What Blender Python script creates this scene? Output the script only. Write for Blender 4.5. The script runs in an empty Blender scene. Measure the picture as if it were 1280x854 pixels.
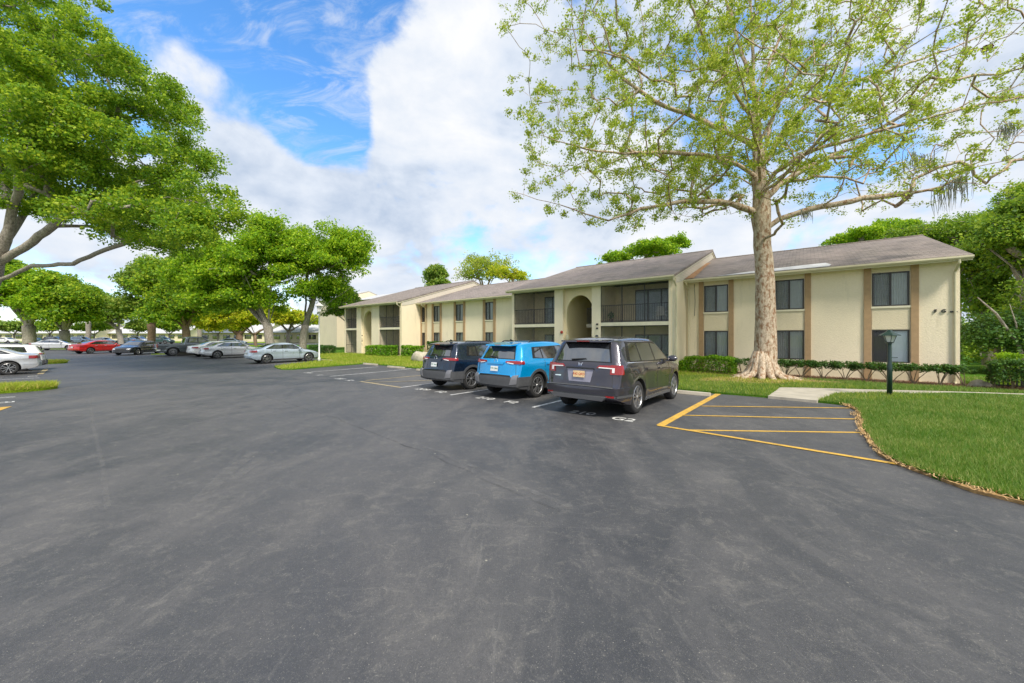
SKY_STR, CLOUD_STR, SUN_STR, EXPO = 0.13, 0.55, 2.6, 0.90
import bpy, bmesh, math, random
import numpy as np
from mathutils import Vector, Matrix
from mathutils.geometry import tessellate_polygon

S = bpy.context.scene
COL = S.collection
PI = math.pi
EYE = 1.67
FOC = 462.0
HOR = 419.0
random.seed(7)

# ------------------------------------------------------------------ the lie of the land
AX = (0.7826, -0.6225)      # along the apartment front, to the right
AY = (0.6225, 0.7826)       # from the parking towards the apartments
BX0, BY0, BZ0 = 17.94, 14.8, -0.35

def sstep(a, b, v):
    u = min(1.0, max(0.0, (v-a)/(b-a)))
    return u*u*(3-2*u)

def gz(x, y):
    base = -0.0166*min(21.0, max(0.0, y))
    t = (x-BX0)*AY[0] + (y-BY0)*AY[1]
    w = sstep(-5.2, -1.6, t)
    return base*(1-w) + BZ0*w

def at(px, py, off=0.0):
    """ground point seen along a bearing (surveyed from the picture)"""
    z = -0.2
    for _ in range(12):
        Y = FOC*(EYE-z)/(py-HOR)
        X = (px-640.0)/FOC*Y
        z = gz(X, Y)
    return Vector((X, Y, z+off))

def atd(px, py, Y):
    """point at distance Y along a bearing"""
    return Vector(((px-640.0)/FOC*Y, Y, EYE-(py-HOR)/FOC*Y))

def bl(x, t, z=0.0):
    """apartment frame: x to the right (0 = right corner), t depth, z above its floor"""
    return Vector((BX0+x*AX[0]+t*AY[0], BY0+x*AX[1]+t*AY[1], BZ0+z))

BROT = math.atan2(AX[1], AX[0])
BMAT = Matrix.Translation((BX0, BY0, BZ0)) @ Matrix.Rotation(BROT, 4, 'Z')

# ------------------------------------------------------------------ helpers
def tag(o, label=None, cat=None, group=None, kind=None):
    if label: o['label'] = label
    if cat: o['category'] = cat
    if group: o['group'] = group
    if kind: o['kind'] = kind
    return o

def empty(name, loc=(0, 0, 0), rz=0.0, mat=None):
    o = bpy.data.objects.new(name, None)
    COL.objects.link(o)
    o.empty_display_size = 0.2
    if mat is not None: o.matrix_world = mat
    else:
        o.location = loc; o.rotation_euler = (0, 0, rz)
    return o

def link(name, me, mats, parent=None, smooth=False):
    o = bpy.data.objects.new(name, me)
    COL.objects.link(o)
    if not isinstance(mats, (list, tuple)): mats = [mats]
    for m in mats: me.materials.append(m)
    if smooth:
        me.polygons.foreach_set('use_smooth', [True]*len(me.polygons))
    if parent is not None: o.parent = parent
    return o

class MB:
    def __init__(s): s.v = []; s.f = []; s.m = []
    def add(s, vs, fs, mi=0):
        n = len(s.v)
        s.v += [tuple(p) for p in vs]
        s.f += [tuple(n+i for i in f) for f in fs]
        s.m += [mi]*len(fs)
        return s
    def box(s, a, b, M=None, mi=0):
        x0, y0, z0 = a; x1, y1, z1 = b
        P = [Vector(p) for p in ((x0,y0,z0),(x1,y0,z0),(x1,y1,z0),(x0,y1,z0),(x0,y0,z1),(x1,y0,z1),(x1,y1,z1),(x0,y1,z1))]
        if M is not None: P = [M @ p for p in P]
        return s.add(P, ((0,3,2,1),(4,5,6,7),(0,1,5,4),(1,2,6,5),(2,3,7,6),(3,0,4,7)), mi)
    def prism(s, pts, d, mi=0):
        """pts: planar outline, d: extrusion vector"""
        n = len(pts); d = Vector(d)
        A = [Vector(p) for p in pts]; B = [p+d for p in A]
        fs = [tuple(range(n))[::-1], tuple(range(n, 2*n))]
        fs += [(i, (i+1) % n, n+(i+1) % n, n+i) for i in range(n)]
        return s.add(A+B, fs, mi)
    def tube(s, pts, rs, n=8, cap=True, mi=0):
        pts = [Vector(p) for p in pts]
        if not isinstance(rs, (list, tuple)): rs = [rs]*len(pts)
        vs = []; up = None
        for i, p in enumerate(pts):
            d = (pts[min(i+1, len(pts)-1)]-pts[max(i-1, 0)])
            d = d.normalized() if d.length > 1e-9 else Vector((0, 0, 1))
            if up is None:
                up = Vector((1, 0, 0)) if abs(d.x) < .8 else Vector((0, 1, 0))
            a = (up - d*up.dot(d)).normalized(); up = a
            b = d.cross(a)
            for k in range(n):
                t = 2*PI*k/n
                vs.append(p+(a*math.cos(t)+b*math.sin(t))*rs[i])
        fs = []
        for i in range(len(pts)-1):
            for k in range(n):
                k2 = (k+1) % n
                fs.append((i*n+k, i*n+k2, (i+1)*n+k2, (i+1)*n+k))
        if cap:
            fs.append(tuple(range(n))[::-1]); fs.append(tuple((len(pts)-1)*n+k for k in range(n)))
        return s.add(vs, fs, mi)
    def lathe(s, prof, c=(0,0,0), n=24, axis='z', mi=0):
        vs = []; c = Vector(c)
        for r, h in prof:
            for k in range(n):
                t = 2*PI*k/n
                if axis == 'z': v = Vector((r*math.cos(t), r*math.sin(t), h))
                else: v = Vector((r*math.cos(t), h, r*math.sin(t)))
                vs.append(c+v)
        fs = []
        for i in range(len(prof)-1):
            for k in range(n):
                k2 = (k+1) % n
                q = (i*n+k, i*n+k2, (i+1)*n+k2, (i+1)*n+k)
                fs.append(q if axis == 'z' else q[::-1])
        return s.add(vs, fs, mi)
    def build(s, name, mats, parent=None, smooth=False, angle=None):
        me = bpy.data.meshes.new(name)
        me.from_pydata(s.v, [], s.f)
        me.update()
        if any(s.m): me.polygons.foreach_set('material_index', s.m)
        o = link(name, me, mats, parent, smooth)
        if angle:
            me.set_sharp_from_angle(angle=angle)
        return o

# ------------------------------------------------------------------ materials
def nmat(name):
    m = bpy.data.materials.new(name); m.use_nodes = True
    nt = m.node_tree; b = nt.nodes['Principled BSDF']
    return m, nt, b

def N(nt, t, **kw):
    n = nt.nodes.new(t)
    for k, v in kw.items():
        if k == 'ins':
            for kk, vv in v.items(): n.inputs[kk].default_value = vv
        else: setattr(n, k, v)
    return n

def c4(c): return (c[0], c[1], c[2], 1.0)

def ramp(nt, fac, stops):
    r = N(nt, 'ShaderNodeValToRGB')
    e = r.color_ramp.elements
    while len(e) < len(stops): e.new(0.5)
    for i, (p, c) in enumerate(stops):
        e[i].position = p; e[i].color = c4(c) if len(c) == 3 else c
    nt.links.new(fac, r.inputs['Fac'])
    return r.outputs['Color']

def noise(nt, scale, detail=4, rough=.55, vec=None, dist=0.0):
    n = N(nt, 'ShaderNodeTexNoise', ins={'Scale': scale, 'Detail': detail, 'Roughness': rough, 'Distortion': dist})
    if vec is not None: nt.links.new(vec, n.inputs['Vector'])
    return n.outputs['Fac']

def mapping(nt, vec, scale=(1,1,1), rot=(0,0,0), loc=(0,0,0)):
    m = N(nt, 'ShaderNodeMapping'); m.inputs['Scale'].default_value = scale
    m.inputs['Rotation'].default_value = rot; m.inputs['Location'].default_value = loc
    nt.links.new(vec, m.inputs['Vector']); return m.outputs['Vector']

def mixc(nt, fac, a, b, mode='MIX'):
    m = N(nt, 'ShaderNodeMix', data_type='RGBA', blend_type=mode)
    for sock, v in ((0, fac), (6, a), (7, b)):
        if hasattr(v, 'is_linked') or isinstance(v, bpy.types.NodeSocket): nt.links.new(v, m.inputs[sock])
        elif sock == 0: m.inputs[0].default_value = v
        else: m.inputs[sock].default_value = c4(v)
    return m.outputs[2]

def mathn(nt, op, a, b=None, clamp=False):
    m = N(nt, 'ShaderNodeMath', operation=op); m.use_clamp = clamp
    for i, v in enumerate((a, b)):
        if v is None: continue
        if isinstance(v, bpy.types.NodeSocket): nt.links.new(v, m.inputs[i])
        else: m.inputs[i].default_value = v
    return m.outputs[0]

def bump(nt, b, h, strength=.3, dist=.02):
    n = N(nt, 'ShaderNodeBump', ins={'Strength': strength, 'Distance': dist})
    nt.links.new(h, n.inputs['Height']); nt.links.new(n.outputs['Normal'], b.inputs['Normal'])

def simple(name, col, rough=.6, metal=0.0, var=0.12, scale=6.0, bmp=0.0, bscale=60, coat=0.0, spec=.5):
    m, nt, b = nmat(name)
    geo = N(nt, 'ShaderNodeNewGeometry').outputs['Position']
    f = noise(nt, scale, 5, .6, geo)
    lo = tuple(c*(1-var) for c in col); hi = tuple(min(1, c*(1+var)) for c in col)
    nt.links.new(ramp(nt, f, [(.3, lo), (.7, hi)]), b.inputs['Base Color'])
    b.inputs['Roughness'].default_value = rough; b.inputs['Metallic'].default_value = metal
    b.inputs['Coat Weight'].default_value = coat; b.inputs['Coat Roughness'].default_value = .04
    b.inputs['Specular IOR Level'].default_value = spec
    if bmp: bump(nt, b, noise(nt, bscale, 3, .6, geo), bmp, .01)
    return m

def leafmat(name, dark, light, yellow=None, trans=.35, rough=.55, nsc=.55):
    m, nt, b = nmat(name)
    g = N(nt, 'ShaderNodeNewGeometry')
    n1 = noise(nt, nsc, 4, .7, g.outputs['Position'])
    f = mathn(nt, 'ADD', mathn(nt, 'MULTIPLY', g.outputs['Random Per Island'], .55), mathn(nt, 'MULTIPLY', n1, .7))
    stops = [(.3, dark), (.62, light)]
    if yellow: stops.append((.86, yellow))
    col = ramp(nt, f, stops)
    nt.links.new(col, b.inputs['Base Color'])
    b.inputs['Roughness'].default_value = rough
    b.inputs['Specular IOR Level'].default_value = .35
    tr = N(nt, 'ShaderNodeBsdfTranslucent'); nt.links.new(mixc(nt, .35, col, (.5, .7, .05)), tr.inputs['Color'])
    mx = N(nt, 'ShaderNodeMixShader'); mx.inputs[0].default_value = trans
    nt.links.new(b.outputs[0], mx.inputs[1]); nt.links.new(tr.outputs[0], mx.inputs[2])
    nt.links.new(mx.outputs[0], nt.nodes['Material Output'].inputs['Surface'])
    return m

def barkmat(name, dark, light, scale=3.0, patch=None):
    m, nt, b = nmat(name)
    geo = N(nt, 'ShaderNodeNewGeometry').outputs['Position']
    v = mapping(nt, geo, (1, 1, .45))
    f = noise(nt, scale*4, 6, .65, v, .6)
    col = ramp(nt, f, [(.32, dark), (.6, light)])
    if patch:
        g = noise(nt, scale*2.6, 4, .62, mapping(nt, geo, (1, 1, .55), loc=(3, 1, 7)), .3)
        k = ramp(nt, g, [(.5, (0, 0, 0)), (.6, (1, 1, 1))])
        col = mixc(nt, k, col, patch)
    nt.links.new(col, b.inputs['Base Color'])
    b.inputs['Roughness'].default_value = .9
    bump(nt, b, f, .7, .04)
    return m

def paint(name, col, metal=.35, rough=.3, spec=.5):
    m, nt, b = nmat(name)
    geo = N(nt, 'ShaderNodeNewGeometry').outputs['Position']
    f = noise(nt, 900, 1, .5, geo)
    lo = tuple(c*.85 for c in col); hi = tuple(min(1, c*1.15) for c in col)
    nt.links.new(ramp(nt, f, [(.3, lo), (.7, hi)]), b.inputs['Base Color'])
    b.inputs['Metallic'].default_value = metal; b.inputs['Roughness'].default_value = rough
    b.inputs['Coat Weight'].default_value = 1.0; b.inputs['Coat Roughness'].default_value = .03
    d = noise(nt, 1.7, 3, .6, geo)
    nt.links.new(ramp(nt, d, [(.35, (rough*.8,)*3), (.7, (rough*1.5,)*3)]), b.inputs['Roughness'])
    return m

def stucco(name, col, stain=(.30, .27, .20), amt=.35):
    m, nt, b = nmat(name)
    geo = N(nt, 'ShaderNodeNewGeometry').outputs['Position']
    big = noise(nt, .6, 5, .65, mapping(nt, geo, (1, 1, .5)))
    base = ramp(nt, big, [(.3, tuple(c*.93 for c in col)), (.7, tuple(min(1, c*1.05) for c in col))])
    st = noise(nt, 1.3, 6, .7, mapping(nt, geo, (1.6, 1.6, .25), loc=(5, 2, 0)))
    k = ramp(nt, st, [(.56, (0, 0, 0)), (.8, (amt, amt, amt))])
    sp = noise(nt, 14, 4, .6, geo)
    base = mixc(nt, ramp(nt, sp, [(.4, (0,0,0)), (.75, (.25,.25,.25))]), base, tuple(c*.8 for c in col))
    nt.links.new(mixc(nt, k, base, stain), b.inputs['Base Color'])
    b.inputs['Roughness'].default_value = .92
    bump(nt, b, noise(nt, 22, 5, .65, geo), .55, .03)
    return m

M = {}
M['stucco'] = stucco('cream stucco', (.86, .755, .56))
M['stucco_in'] = stucco('yellow stucco', (.85, .72, .47), amt=.2)
M['stucco_far'] = stucco('pale stucco', (.74, .65, .50), amt=.1)
M['panel'] = stucco('panel stucco', (.72, .63, .45), amt=.15)
M['pilaster'] = simple('tan trim', (.40, .265, .145), .8, var=.1, bmp=.2, bscale=30)
M['white'] = simple('cream trim', (.74, .69, .52), .6, var=.08, scale=3, bmp=.05)
M['gutter'] = simple('gutter enamel', (.60, .55, .38), .45, var=.12, scale=2)
M['dkframe'] = simple('bronze window frame', (.035, .03, .027), .4, var=.1)
M['rail'] = simple('dark railing', (.03, .03, .032), .45)
M['curtain'] = simple('curtain cloth', (.55, .56, .53), .85, var=.06)
M['blind'] = simple('white blind', (.84, .87, .90), .6, var=.04)
M['interior'] = simple('dim interior', (.05, .05, .05), .9)
M['concrete'] = simple('concrete', (.42, .38, .31), .9, var=.18, scale=2.5, bmp=.25, bscale=50)
M['stone'] = simple('stone block', (.42, .38, .30), .9, var=.25, scale=5, bmp=.5, bscale=14)
M['tyre'] = simple('tyre rubber', (.022, .022, .023), .75, var=.2, scale=9)
M['rim'] = simple('alloy', (.40, .40, .41), .3, .85, var=.05)
M['rimdark'] = simple('black trim and wheel shade', (.03, .03, .03), .6)  # black of trim and seams, also the painted shade behind the spokes
M['clad_lt'] = simple('satin grey trim', (.20, .20, .215), .35, .3)
M['clad'] = simple('grey plastic cladding', (.065, .067, .072), .55, var=.12, scale=14, bmp=.08, bscale=300)
M['blackp'] = simple('black gloss trim', (.012, .012, .013), .18)
M['chrome'] = simple('chrome', (.7, .7, .7), .12, 1.0, var=.02)
M['lampred'] = simple('red lens', (.27, .006, .006), .12, coat=1, var=.15, scale=40)
M['lampwhite'] = simple('clear lens', (.75, .74, .74), .1, coat=1, var=.1, scale=40)
M['green'] = simple('dark green enamel', (.012, .035, .03), .35, coat=.3)
M['whitem'] = simple('white enamel', (.72, .72, .70), .45)
M['moss'] = simple('grey moss', (.34, .35, .29), .95, var=.3)
M['dirt'] = simple('leaf litter', (.19, .125, .075), .95, var=.45, scale=4, bmp=.8, bscale=18)
M['red'] = simple('red bell enamel', (.38, .03, .015), .4)
M['soil'] = simple('dark soil', (.05, .04, .028), .95, var=.3)
M['deadleaf'] = simple('dead leaf', (.13, .045, .02), .85, var=.4)

def glassmat():
    m, nt, b = nmat('window glass')
    nt.nodes.remove(b)
    tr = N(nt, 'ShaderNodeBsdfTransparent'); tr.inputs['Color'].default_value = (.90, .93, .93, 1)
    gl = N(nt, 'ShaderNodeBsdfGlossy', ins={'Roughness': .03}); gl.inputs['Color'].default_value = (.9, .95, 1, 1)
    geo = N(nt, 'ShaderNodeNewGeometry').outputs['Position']
    bm = N(nt, 'ShaderNodeBump', ins={'Strength': .03, 'Distance': .02}); nt.links.new(noise(nt, 1.8, 2, .5, geo), bm.inputs['Height'])
    nt.links.new(bm.outputs[0], gl.inputs['Normal'])
    fr = N(nt, 'ShaderNodeFresnel', ins={'IOR': 1.5})
    mx = N(nt, 'ShaderNodeMixShader'); nt.links.new(mathn(nt, 'MULTIPLY', fr.outputs[0], .8), mx.inputs[0])
    nt.links.new(tr.outputs[0], mx.inputs[1]); nt.links.new(gl.outputs[0], mx.inputs[2])
    nt.links.new(mx.outputs[0], nt.nodes['Material Output'].inputs['Surface'])
    return m
M['glass'] = glassmat()

def screenmat():
    m, nt, b = nmat('insect screen')
    b.inputs['Base Color'].default_value = (.11, .112, .12, 1); b.inputs['Roughness'].default_value = .8
    geo = N(nt, 'ShaderNodeNewGeometry').outputs['Position']
    tr = N(nt, 'ShaderNodeBsdfTransparent')
    mx = N(nt, 'ShaderNodeMixShader')
    nt.links.new(ramp(nt, noise(nt, 3, 3, .5, geo), [(.3, (.13,)*3), (.7, (.19,)*3)]), mx.inputs[0])
    nt.links.new(tr.outputs[0], mx.inputs[1]); nt.links.new(b.outputs[0], mx.inputs[2])
    nt.links.new(mx.outputs[0], nt.nodes['Material Output'].inputs['Surface'])
    return m
M['screen'] = screenmat()

def carglass():
    m, nt, b = nmat('tinted car glass')
    geo = N(nt, 'ShaderNodeNewGeometry').outputs['Position']
    nt.links.new(ramp(nt, noise(nt, 3, 4, .6, geo), [(.35, (.010, .012, .015)), (.7, (.035, .04, .045))]), b.inputs['Base Color'])
    b.inputs['Roughness'].default_value = .04
    b.inputs['Specular IOR Level'].default_value = 1.0; b.inputs['IOR'].default_value = 1.9
    b.inputs['Coat Weight'].default_value = 1.0; b.inputs['Coat Roughness'].default_value = .02
    return m
M['carglass'] = carglass()

def roofmat(name='roof shingles', c1=(.17, .145, .13), c2=(.33, .285, .255)):
    m, nt, b = nmat(name)
    tc = N(nt, 'ShaderNodeTexCoord').outputs['Object']
    br = N(nt, 'ShaderNodeTexBrick', ins={'Scale': 1.0, 'Mortar Size': .014, 'Brick Width': .33, 'Row Height': .16, 'Bias': 0})
    br.inputs['Color1'].default_value = c4(c1); br.inputs['Color2'].default_value = c4(c2)
    br.inputs['Mortar'].default_value = c4(tuple(c*.6 for c in c1))
    nt.links.new(tc, br.inputs['Vector'])
    st = noise(nt, .7, 6, .7, mapping(nt, tc, (1, .35, 1)))
    col = mixc(nt, ramp(nt, st, [(.35, (0, 0, 0)), (.7, (.6,)*3)]), br.outputs['Color'], (.36, .29, .27))
    col = mixc(nt, ramp(nt, noise(nt, 40, 2, .5, tc), [(.3, (0,)*3), (.8, (.4,)*3)]), col, (.07, .06, .055))
    nt.links.new(col, b.inputs['Base Color']); b.inputs['Roughness'].default_value = .95
    bump(nt, b, br.outputs['Fac'], -.4, .012)
    return m
M['roof'] = roofmat()
M['roofwhite'] = simple('white roof coating', (.5, .5, .51), .7, var=.15, scale=3)
M['membrane'] = simple('weathered white membrane', (.55, .55, .56), .7, var=.2, scale=2.5)

def sidingmat():
    m, nt, b = nmat('lap siding')
    tc = N(nt, 'ShaderNodeTexCoord').outputs['Object']
    w = N(nt, 'ShaderNodeTexWave', wave_type='BANDS', bands_direction='Z', wave_profile='SAW', ins={'Scale': 2.0, 'Distortion': 0})
    nt.links.new(tc, w.inputs['Vector'])
    nt.links.new(ramp(nt, w.outputs['Fac'], [(.02, (.42, .38, .31)), (.12, (.68, .62, .52))]), b.inputs['Base Color'])
    b.inputs['Roughness'].default_value = .7
    bump(nt, b, w.outputs['Fac'], .5, .03)
    return m
M['siding'] = sidingmat()

def asphalt():
    m, nt, b = nmat('sealed asphalt')
    geo = N(nt, 'ShaderNodeNewGeometry').outputs['Position']
    big = noise(nt, .16, 5, .6, mapping(nt, geo, (1, 1, 1), (0, 0, .7)), .6)
    med = noise(nt, .9, 7, .68, mapping(nt, geo, (1, .55, 1), (0, 0, 1.0)), 1.0)
    fine = noise(nt, 42, 4, .75, geo)
    grit = noise(nt, 170, 2, .7, geo)
    base = ramp(nt, big, [(.34, (.033, .036, .044)), (.5, (.054, .055, .061)), (.68, (.084, .081, .084))])
    k1 = ramp(nt, med, [(.44, (0,)*3), (.58, (.35,)*3), (.74, (.7,)*3)])
    base = mixc(nt, k1, base, (.125, .120, .119))
    # swept scuffs: long thin streaks in arcs
    s1 = noise(nt, 1.0, 9, .78, mapping(nt, geo, (.6, 2.6, 1), (0, 0, .62)), 2.6)
    k2 = ramp(nt, s1, [(.56, (0,)*3), (.74, (.6,)*3)])
    base = mixc(nt, mathn(nt, 'MULTIPLY', k2, med), base, (.20, .19, .18))
    s2 = noise(nt, 1.4, 9, .8, mapping(nt, geo, (3.6, .4, 1), (0, 0, -.35), (4, 9, 0)), 1.2)
    k3 = ramp(nt, s2, [(.57, (0,)*3), (.70, (.8,)*3)])
    base = mixc(nt, mathn(nt, 'MULTIPLY', k3, med), base, (.20, .19, .18))
    dk = noise(nt, .7, 6, .7, mapping(nt, geo, (1, 1, 1), loc=(20, 3, 0)))
    base = mixc(nt, ramp(nt, dk, [(.56, (0,)*3), (.72, (.5,)*3)]), base, (.032, .035, .042))
    # stone grit and pale flecks
    base = mixc(nt, ramp(nt, fine, [(.36, (.28,)*3), (.54, (0,)*3)]), base, (.030, .032, .036))
    base = mixc(nt, ramp(nt, grit, [(.62, (0,)*3), (.72, (.5,)*3)]), base, (.28, .27, .25))
    g2 = noise(nt, 75, 2, .6, geo)
    base = mixc(nt, ramp(nt, g2, [(.70, (0,)*3), (.75, (.7,)*3)]), base, (.36, .34, .29))
    cr = noise(nt, 6.5, 9, .82, mapping(nt, geo, (1, 1, 1), loc=(2, 8, 0)), .8)
    base = mixc(nt, mathn(nt, 'MULTIPLY', ramp(nt, cr, [(.52, (0,)*3), (.64, (.75,)*3)]), med), base, (.17, .16, .145))
    g3 = noise(nt, 105, 2, .6, mapping(nt, geo, (1, .7, 1), (0, 0, .5)))
    sp = mathn(nt, 'MULTIPLY', ramp(nt, g3, [(.60, (0,)*3), (.68, (.6,)*3)]), ramp(nt, cr, [(.44, (.10,)*3), (.62, (1,)*3)]))
    base = mixc(nt, sp, base, (.22, .21, .19))
    vo = N(nt, 'ShaderNodeTexVoronoi', ins={'Scale': 2.2, 'Randomness': 1.0}); nt.links.new(geo, vo.inputs['Vector'])
    base = mixc(nt, ramp(nt, vo.outputs['Distance'], [(.012, (.9,)*3), (.03, (0,)*3)]), base, (.40, .38, .30))
    nt.links.new(base, b.inputs['Base Color'])
    nt.links.new(ramp(nt, med, [(.3, (.48,)*3), (.7, (.72,)*3)]), b.inputs['Roughness'])
    b.inputs['Specular IOR Level'].default_value = .55
    h = mathn(nt, 'ADD', mathn(nt, 'MULTIPLY', fine, .6), mathn(nt, 'MULTIPLY', grit, .4))
    bump(nt, b, h, .3, .008)
    return m
M['asphalt'] = asphalt()
def faded(name, col, lo=.45, hi=.7, mx=.6, sc=5):
    m, nt, b = nmat(name)
    geo = N(nt, 'ShaderNodeNewGeometry').outputs['Position']
    b.inputs['Base Color'].default_value = c4(col); b.inputs['Roughness'].default_value = .8
    k = ramp(nt, noise(nt, sc, 8, .75, geo), [(lo, (0,)*3), (hi, (mx,)*3)])
    tr = N(nt, 'ShaderNodeBsdfTransparent'); ms = N(nt, 'ShaderNodeMixShader')
    nt.links.new(k, ms.inputs[0]); nt.links.new(tr.outputs[0], ms.inputs[1]); nt.links.new(b.outputs[0], ms.inputs[2])
    nt.links.new(ms.outputs[0], nt.nodes['Material Output'].inputs['Surface'])
    return m
M['seam'] = simple('filled seam', (.035, .035, .037), .8, var=.3, bmp=.3)

def worn(name, col, wear=.5, under=(.07, .07, .075)):
    m, nt, b = nmat(name)
    geo = N(nt, 'ShaderNodeNewGeometry').outputs['Position']
    n1 = noise(nt, 9, 8, .75, geo)
    k = ramp(nt, n1, [(.40, (wear,)*3), (.56, (0,)*3)])
    tint = ramp(nt, noise(nt, 2, 4, .6, geo), [(.3, tuple(c*.8 for c in col)), (.7, col)])
    nt.links.new(mixc(nt, k, tint, under), b.inputs['Base Color'])
    b.inputs['Roughness'].default_value = .7
    bump(nt, b, noise(nt, 60, 3, .7, geo), .3, .008)
    return m
M['yellow'] = worn('yellow line paint', (.72, .43, .06), .35)
M['yellow_old'] = worn('faded yellow paint', (.50, .40, .22), .55)
M['line'] = worn('white line paint', (.66, .66, .66), .45)
M['stencil'] = worn('stencil paint', (.74, .74, .72), .3)
M['line_old'] = worn('worn white paint', (.42, .42, .43), .85)
M['scuff'] = faded('chalky scuff', (.24, .235, .23), .40, .75, .45, 7)

def grassmat(name, a, b_, c):
    m, nt, b = nmat(name)
    geo = N(nt, 'ShaderNodeNewGeometry').outputs['Position']
    big = noise(nt, .45, 5, .65, geo)
    fine = noise(nt, 30, 4, .8, mapping(nt, geo, (1, 1, 1)))
    col = ramp(nt, big, [(.3, a), (.55, b_), (.72, c)])
    col = mixc(nt, ramp(nt, fine, [(.35, (.7,)*3), (.62, (0,)*3)]), col, tuple(x*.35 for x in a))
    nt.links.new(col, b.inputs['Base Color']); b.inputs['Roughness'].default_value = .95
    b.inputs['Specular IOR Level'].default_value = .1
    bump(nt, b, fine, 1.0, .06)
    return m
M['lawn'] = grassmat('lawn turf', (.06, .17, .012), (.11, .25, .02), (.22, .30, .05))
M['lawn_far'] = grassmat('yellow green turf', (.16, .28, .012), (.26, .38, .02), (.38, .42, .05))  # yellower, brighter turf colour for ground, verge and islands
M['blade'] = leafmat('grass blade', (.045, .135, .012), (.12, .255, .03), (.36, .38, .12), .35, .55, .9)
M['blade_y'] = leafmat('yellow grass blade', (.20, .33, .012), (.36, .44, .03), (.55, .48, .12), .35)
M['oak'] = leafmat('oak leaf', (.05, .14, .010), (.17, .34, .02), (.46, .56, .03), .5, .55, .33)
M['oak_lime'] = leafmat('bright oak leaf', (.07, .19, .006), (.24, .45, .015), (.50, .64, .025), .5)
M['oak_grey'] = leafmat('grey green leaf', (.08, .17, .02), (.18, .31, .04), (.34, .40, .06), .35)
M['yellowleaf'] = leafmat('yellow spring leaf', (.22, .34, .01), (.50, .56, .02), (.72, .62, .03), .5)
M['syc'] = leafmat('sycamore leaf', (.17, .26, .02), (.37, .46, .05), (.60, .60, .10), .5)
M['woodleaf'] = leafmat('woodland leaf', (.05, .13, .010), (.15, .29, .02), (.38, .48, .04), .42)
M['hedge'] = leafmat('clipped hedge leaf', (.06, .20, .006), (.16, .38, .012), (.30, .48, .02), .3)
M['hedgedk'] = leafmat('dark hedge leaf', (.014, .055, .010), (.035, .11, .018), (.09, .20, .03), .25)
M['bark'] = barkmat('grey bark', (.13, .11, .09), (.38, .34, .29))
M['bark_br'] = barkmat('brown bark', (.10, .06, .04), (.28, .19, .13))
M['bark_syc'] = barkmat('flaking sycamore bark', (.27, .19, .12), (.62, .51, .39), 3.2, (.27, .15, .08))
M['twig'] = barkmat('twig bark', (.14, .10, .06), (.30, .24, .15))
# ------------------------------------------------------------------ ground sheets
def sheet(name, outline, off, mat, step=1.0, parent=None, skirt=.12, noise_z=0.0):
    pts = [Vector((p[0], p[1], 0)) for p in outline]
    bm = bmesh.new()
    vs = [bm.verts.new(p) for p in pts]
    for t in tessellate_polygon([pts]):
        try: bm.faces.new([vs[i] for i in t])
        except ValueError: pass
    bmesh.ops.recalc_face_normals(bm, faces=bm.faces)
    xs = [p.x for p in pts]; ys = [p.y for p in pts]
    def cut(co, no):
        bmesh.ops.bisect_plane(bm, geom=bm.verts[:]+bm.edges[:]+bm.faces[:], plane_co=co, plane_no=no, dist=1e-5)
    if step:
        k = math.ceil(min(xs)/step)*step
        while k < max(xs): cut((k, 0, 0), (1, 0, 0)); k += step
        k = math.ceil(min(ys)/step)*step
        while k < max(ys): cut((0, k, 0), (0, 1, 0)); k += step
    for yk in (0.0, 21.0):
        if min(ys) < yk < max(ys): cut((0, yk, 0), (0, 1, 0))
    for f in bm.faces:
        if f.normal.z < 0: f.normal_flip()
    rnd = random.Random(3)
    for v in bm.verts: v.co.z = gz(v.co.x, v.co.y)+off + (rnd.uniform(-1, 1)*noise_z if not v.is_boundary else 0)
    if skirt:
        be = [e for e in bm.edges if e.is_boundary]
        r = bmesh.ops.extrude_edge_only(bm, edges=be)
        for g in r['geom']:
            if isinstance(g, bmesh.types.BMVert): g.co.z -= skirt
    me = bpy.data.meshes.new(name); bm.to_mesh(me); bm.free()
    o = link(name, me, mat, parent)
    return o

def ribbon(name, pts, w, off, mat, w2=None, step=.6):
    """painted line following the pavement"""
    pts = [Vector(p) for p in pts]
    dense = []
    for a, b in zip(pts[:-1], pts[1:]):
        n = max(1, int((b-a).length/step))
        dense += [a.lerp(b, i/n) for i in range(n)]
    dense.append(pts[-1])
    mb = MB(); L = []
    for i, p in enumerate(dense):
        d = dense[min(i+1, len(dense)-1)]-dense[max(0, i-1)]; d.z = 0; d.normalize()
        nrm = Vector((-d.y, d.x, 0))
        for s in (-1, 1):
            q = p+nrm*s*w/2
            L.append((q.x, q.y, gz(q.x, q.y)+off))
    mb.add(L, [(2*i, 2*i+2, 2*i+3, 2*i+1)[::-1] for i in range(len(dense)-1)])
    o = mb.build(name, mat)
    if o.data.polygons and o.data.polygons[0].normal.z < 0: o.data.flip_normals()
    return o

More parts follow.
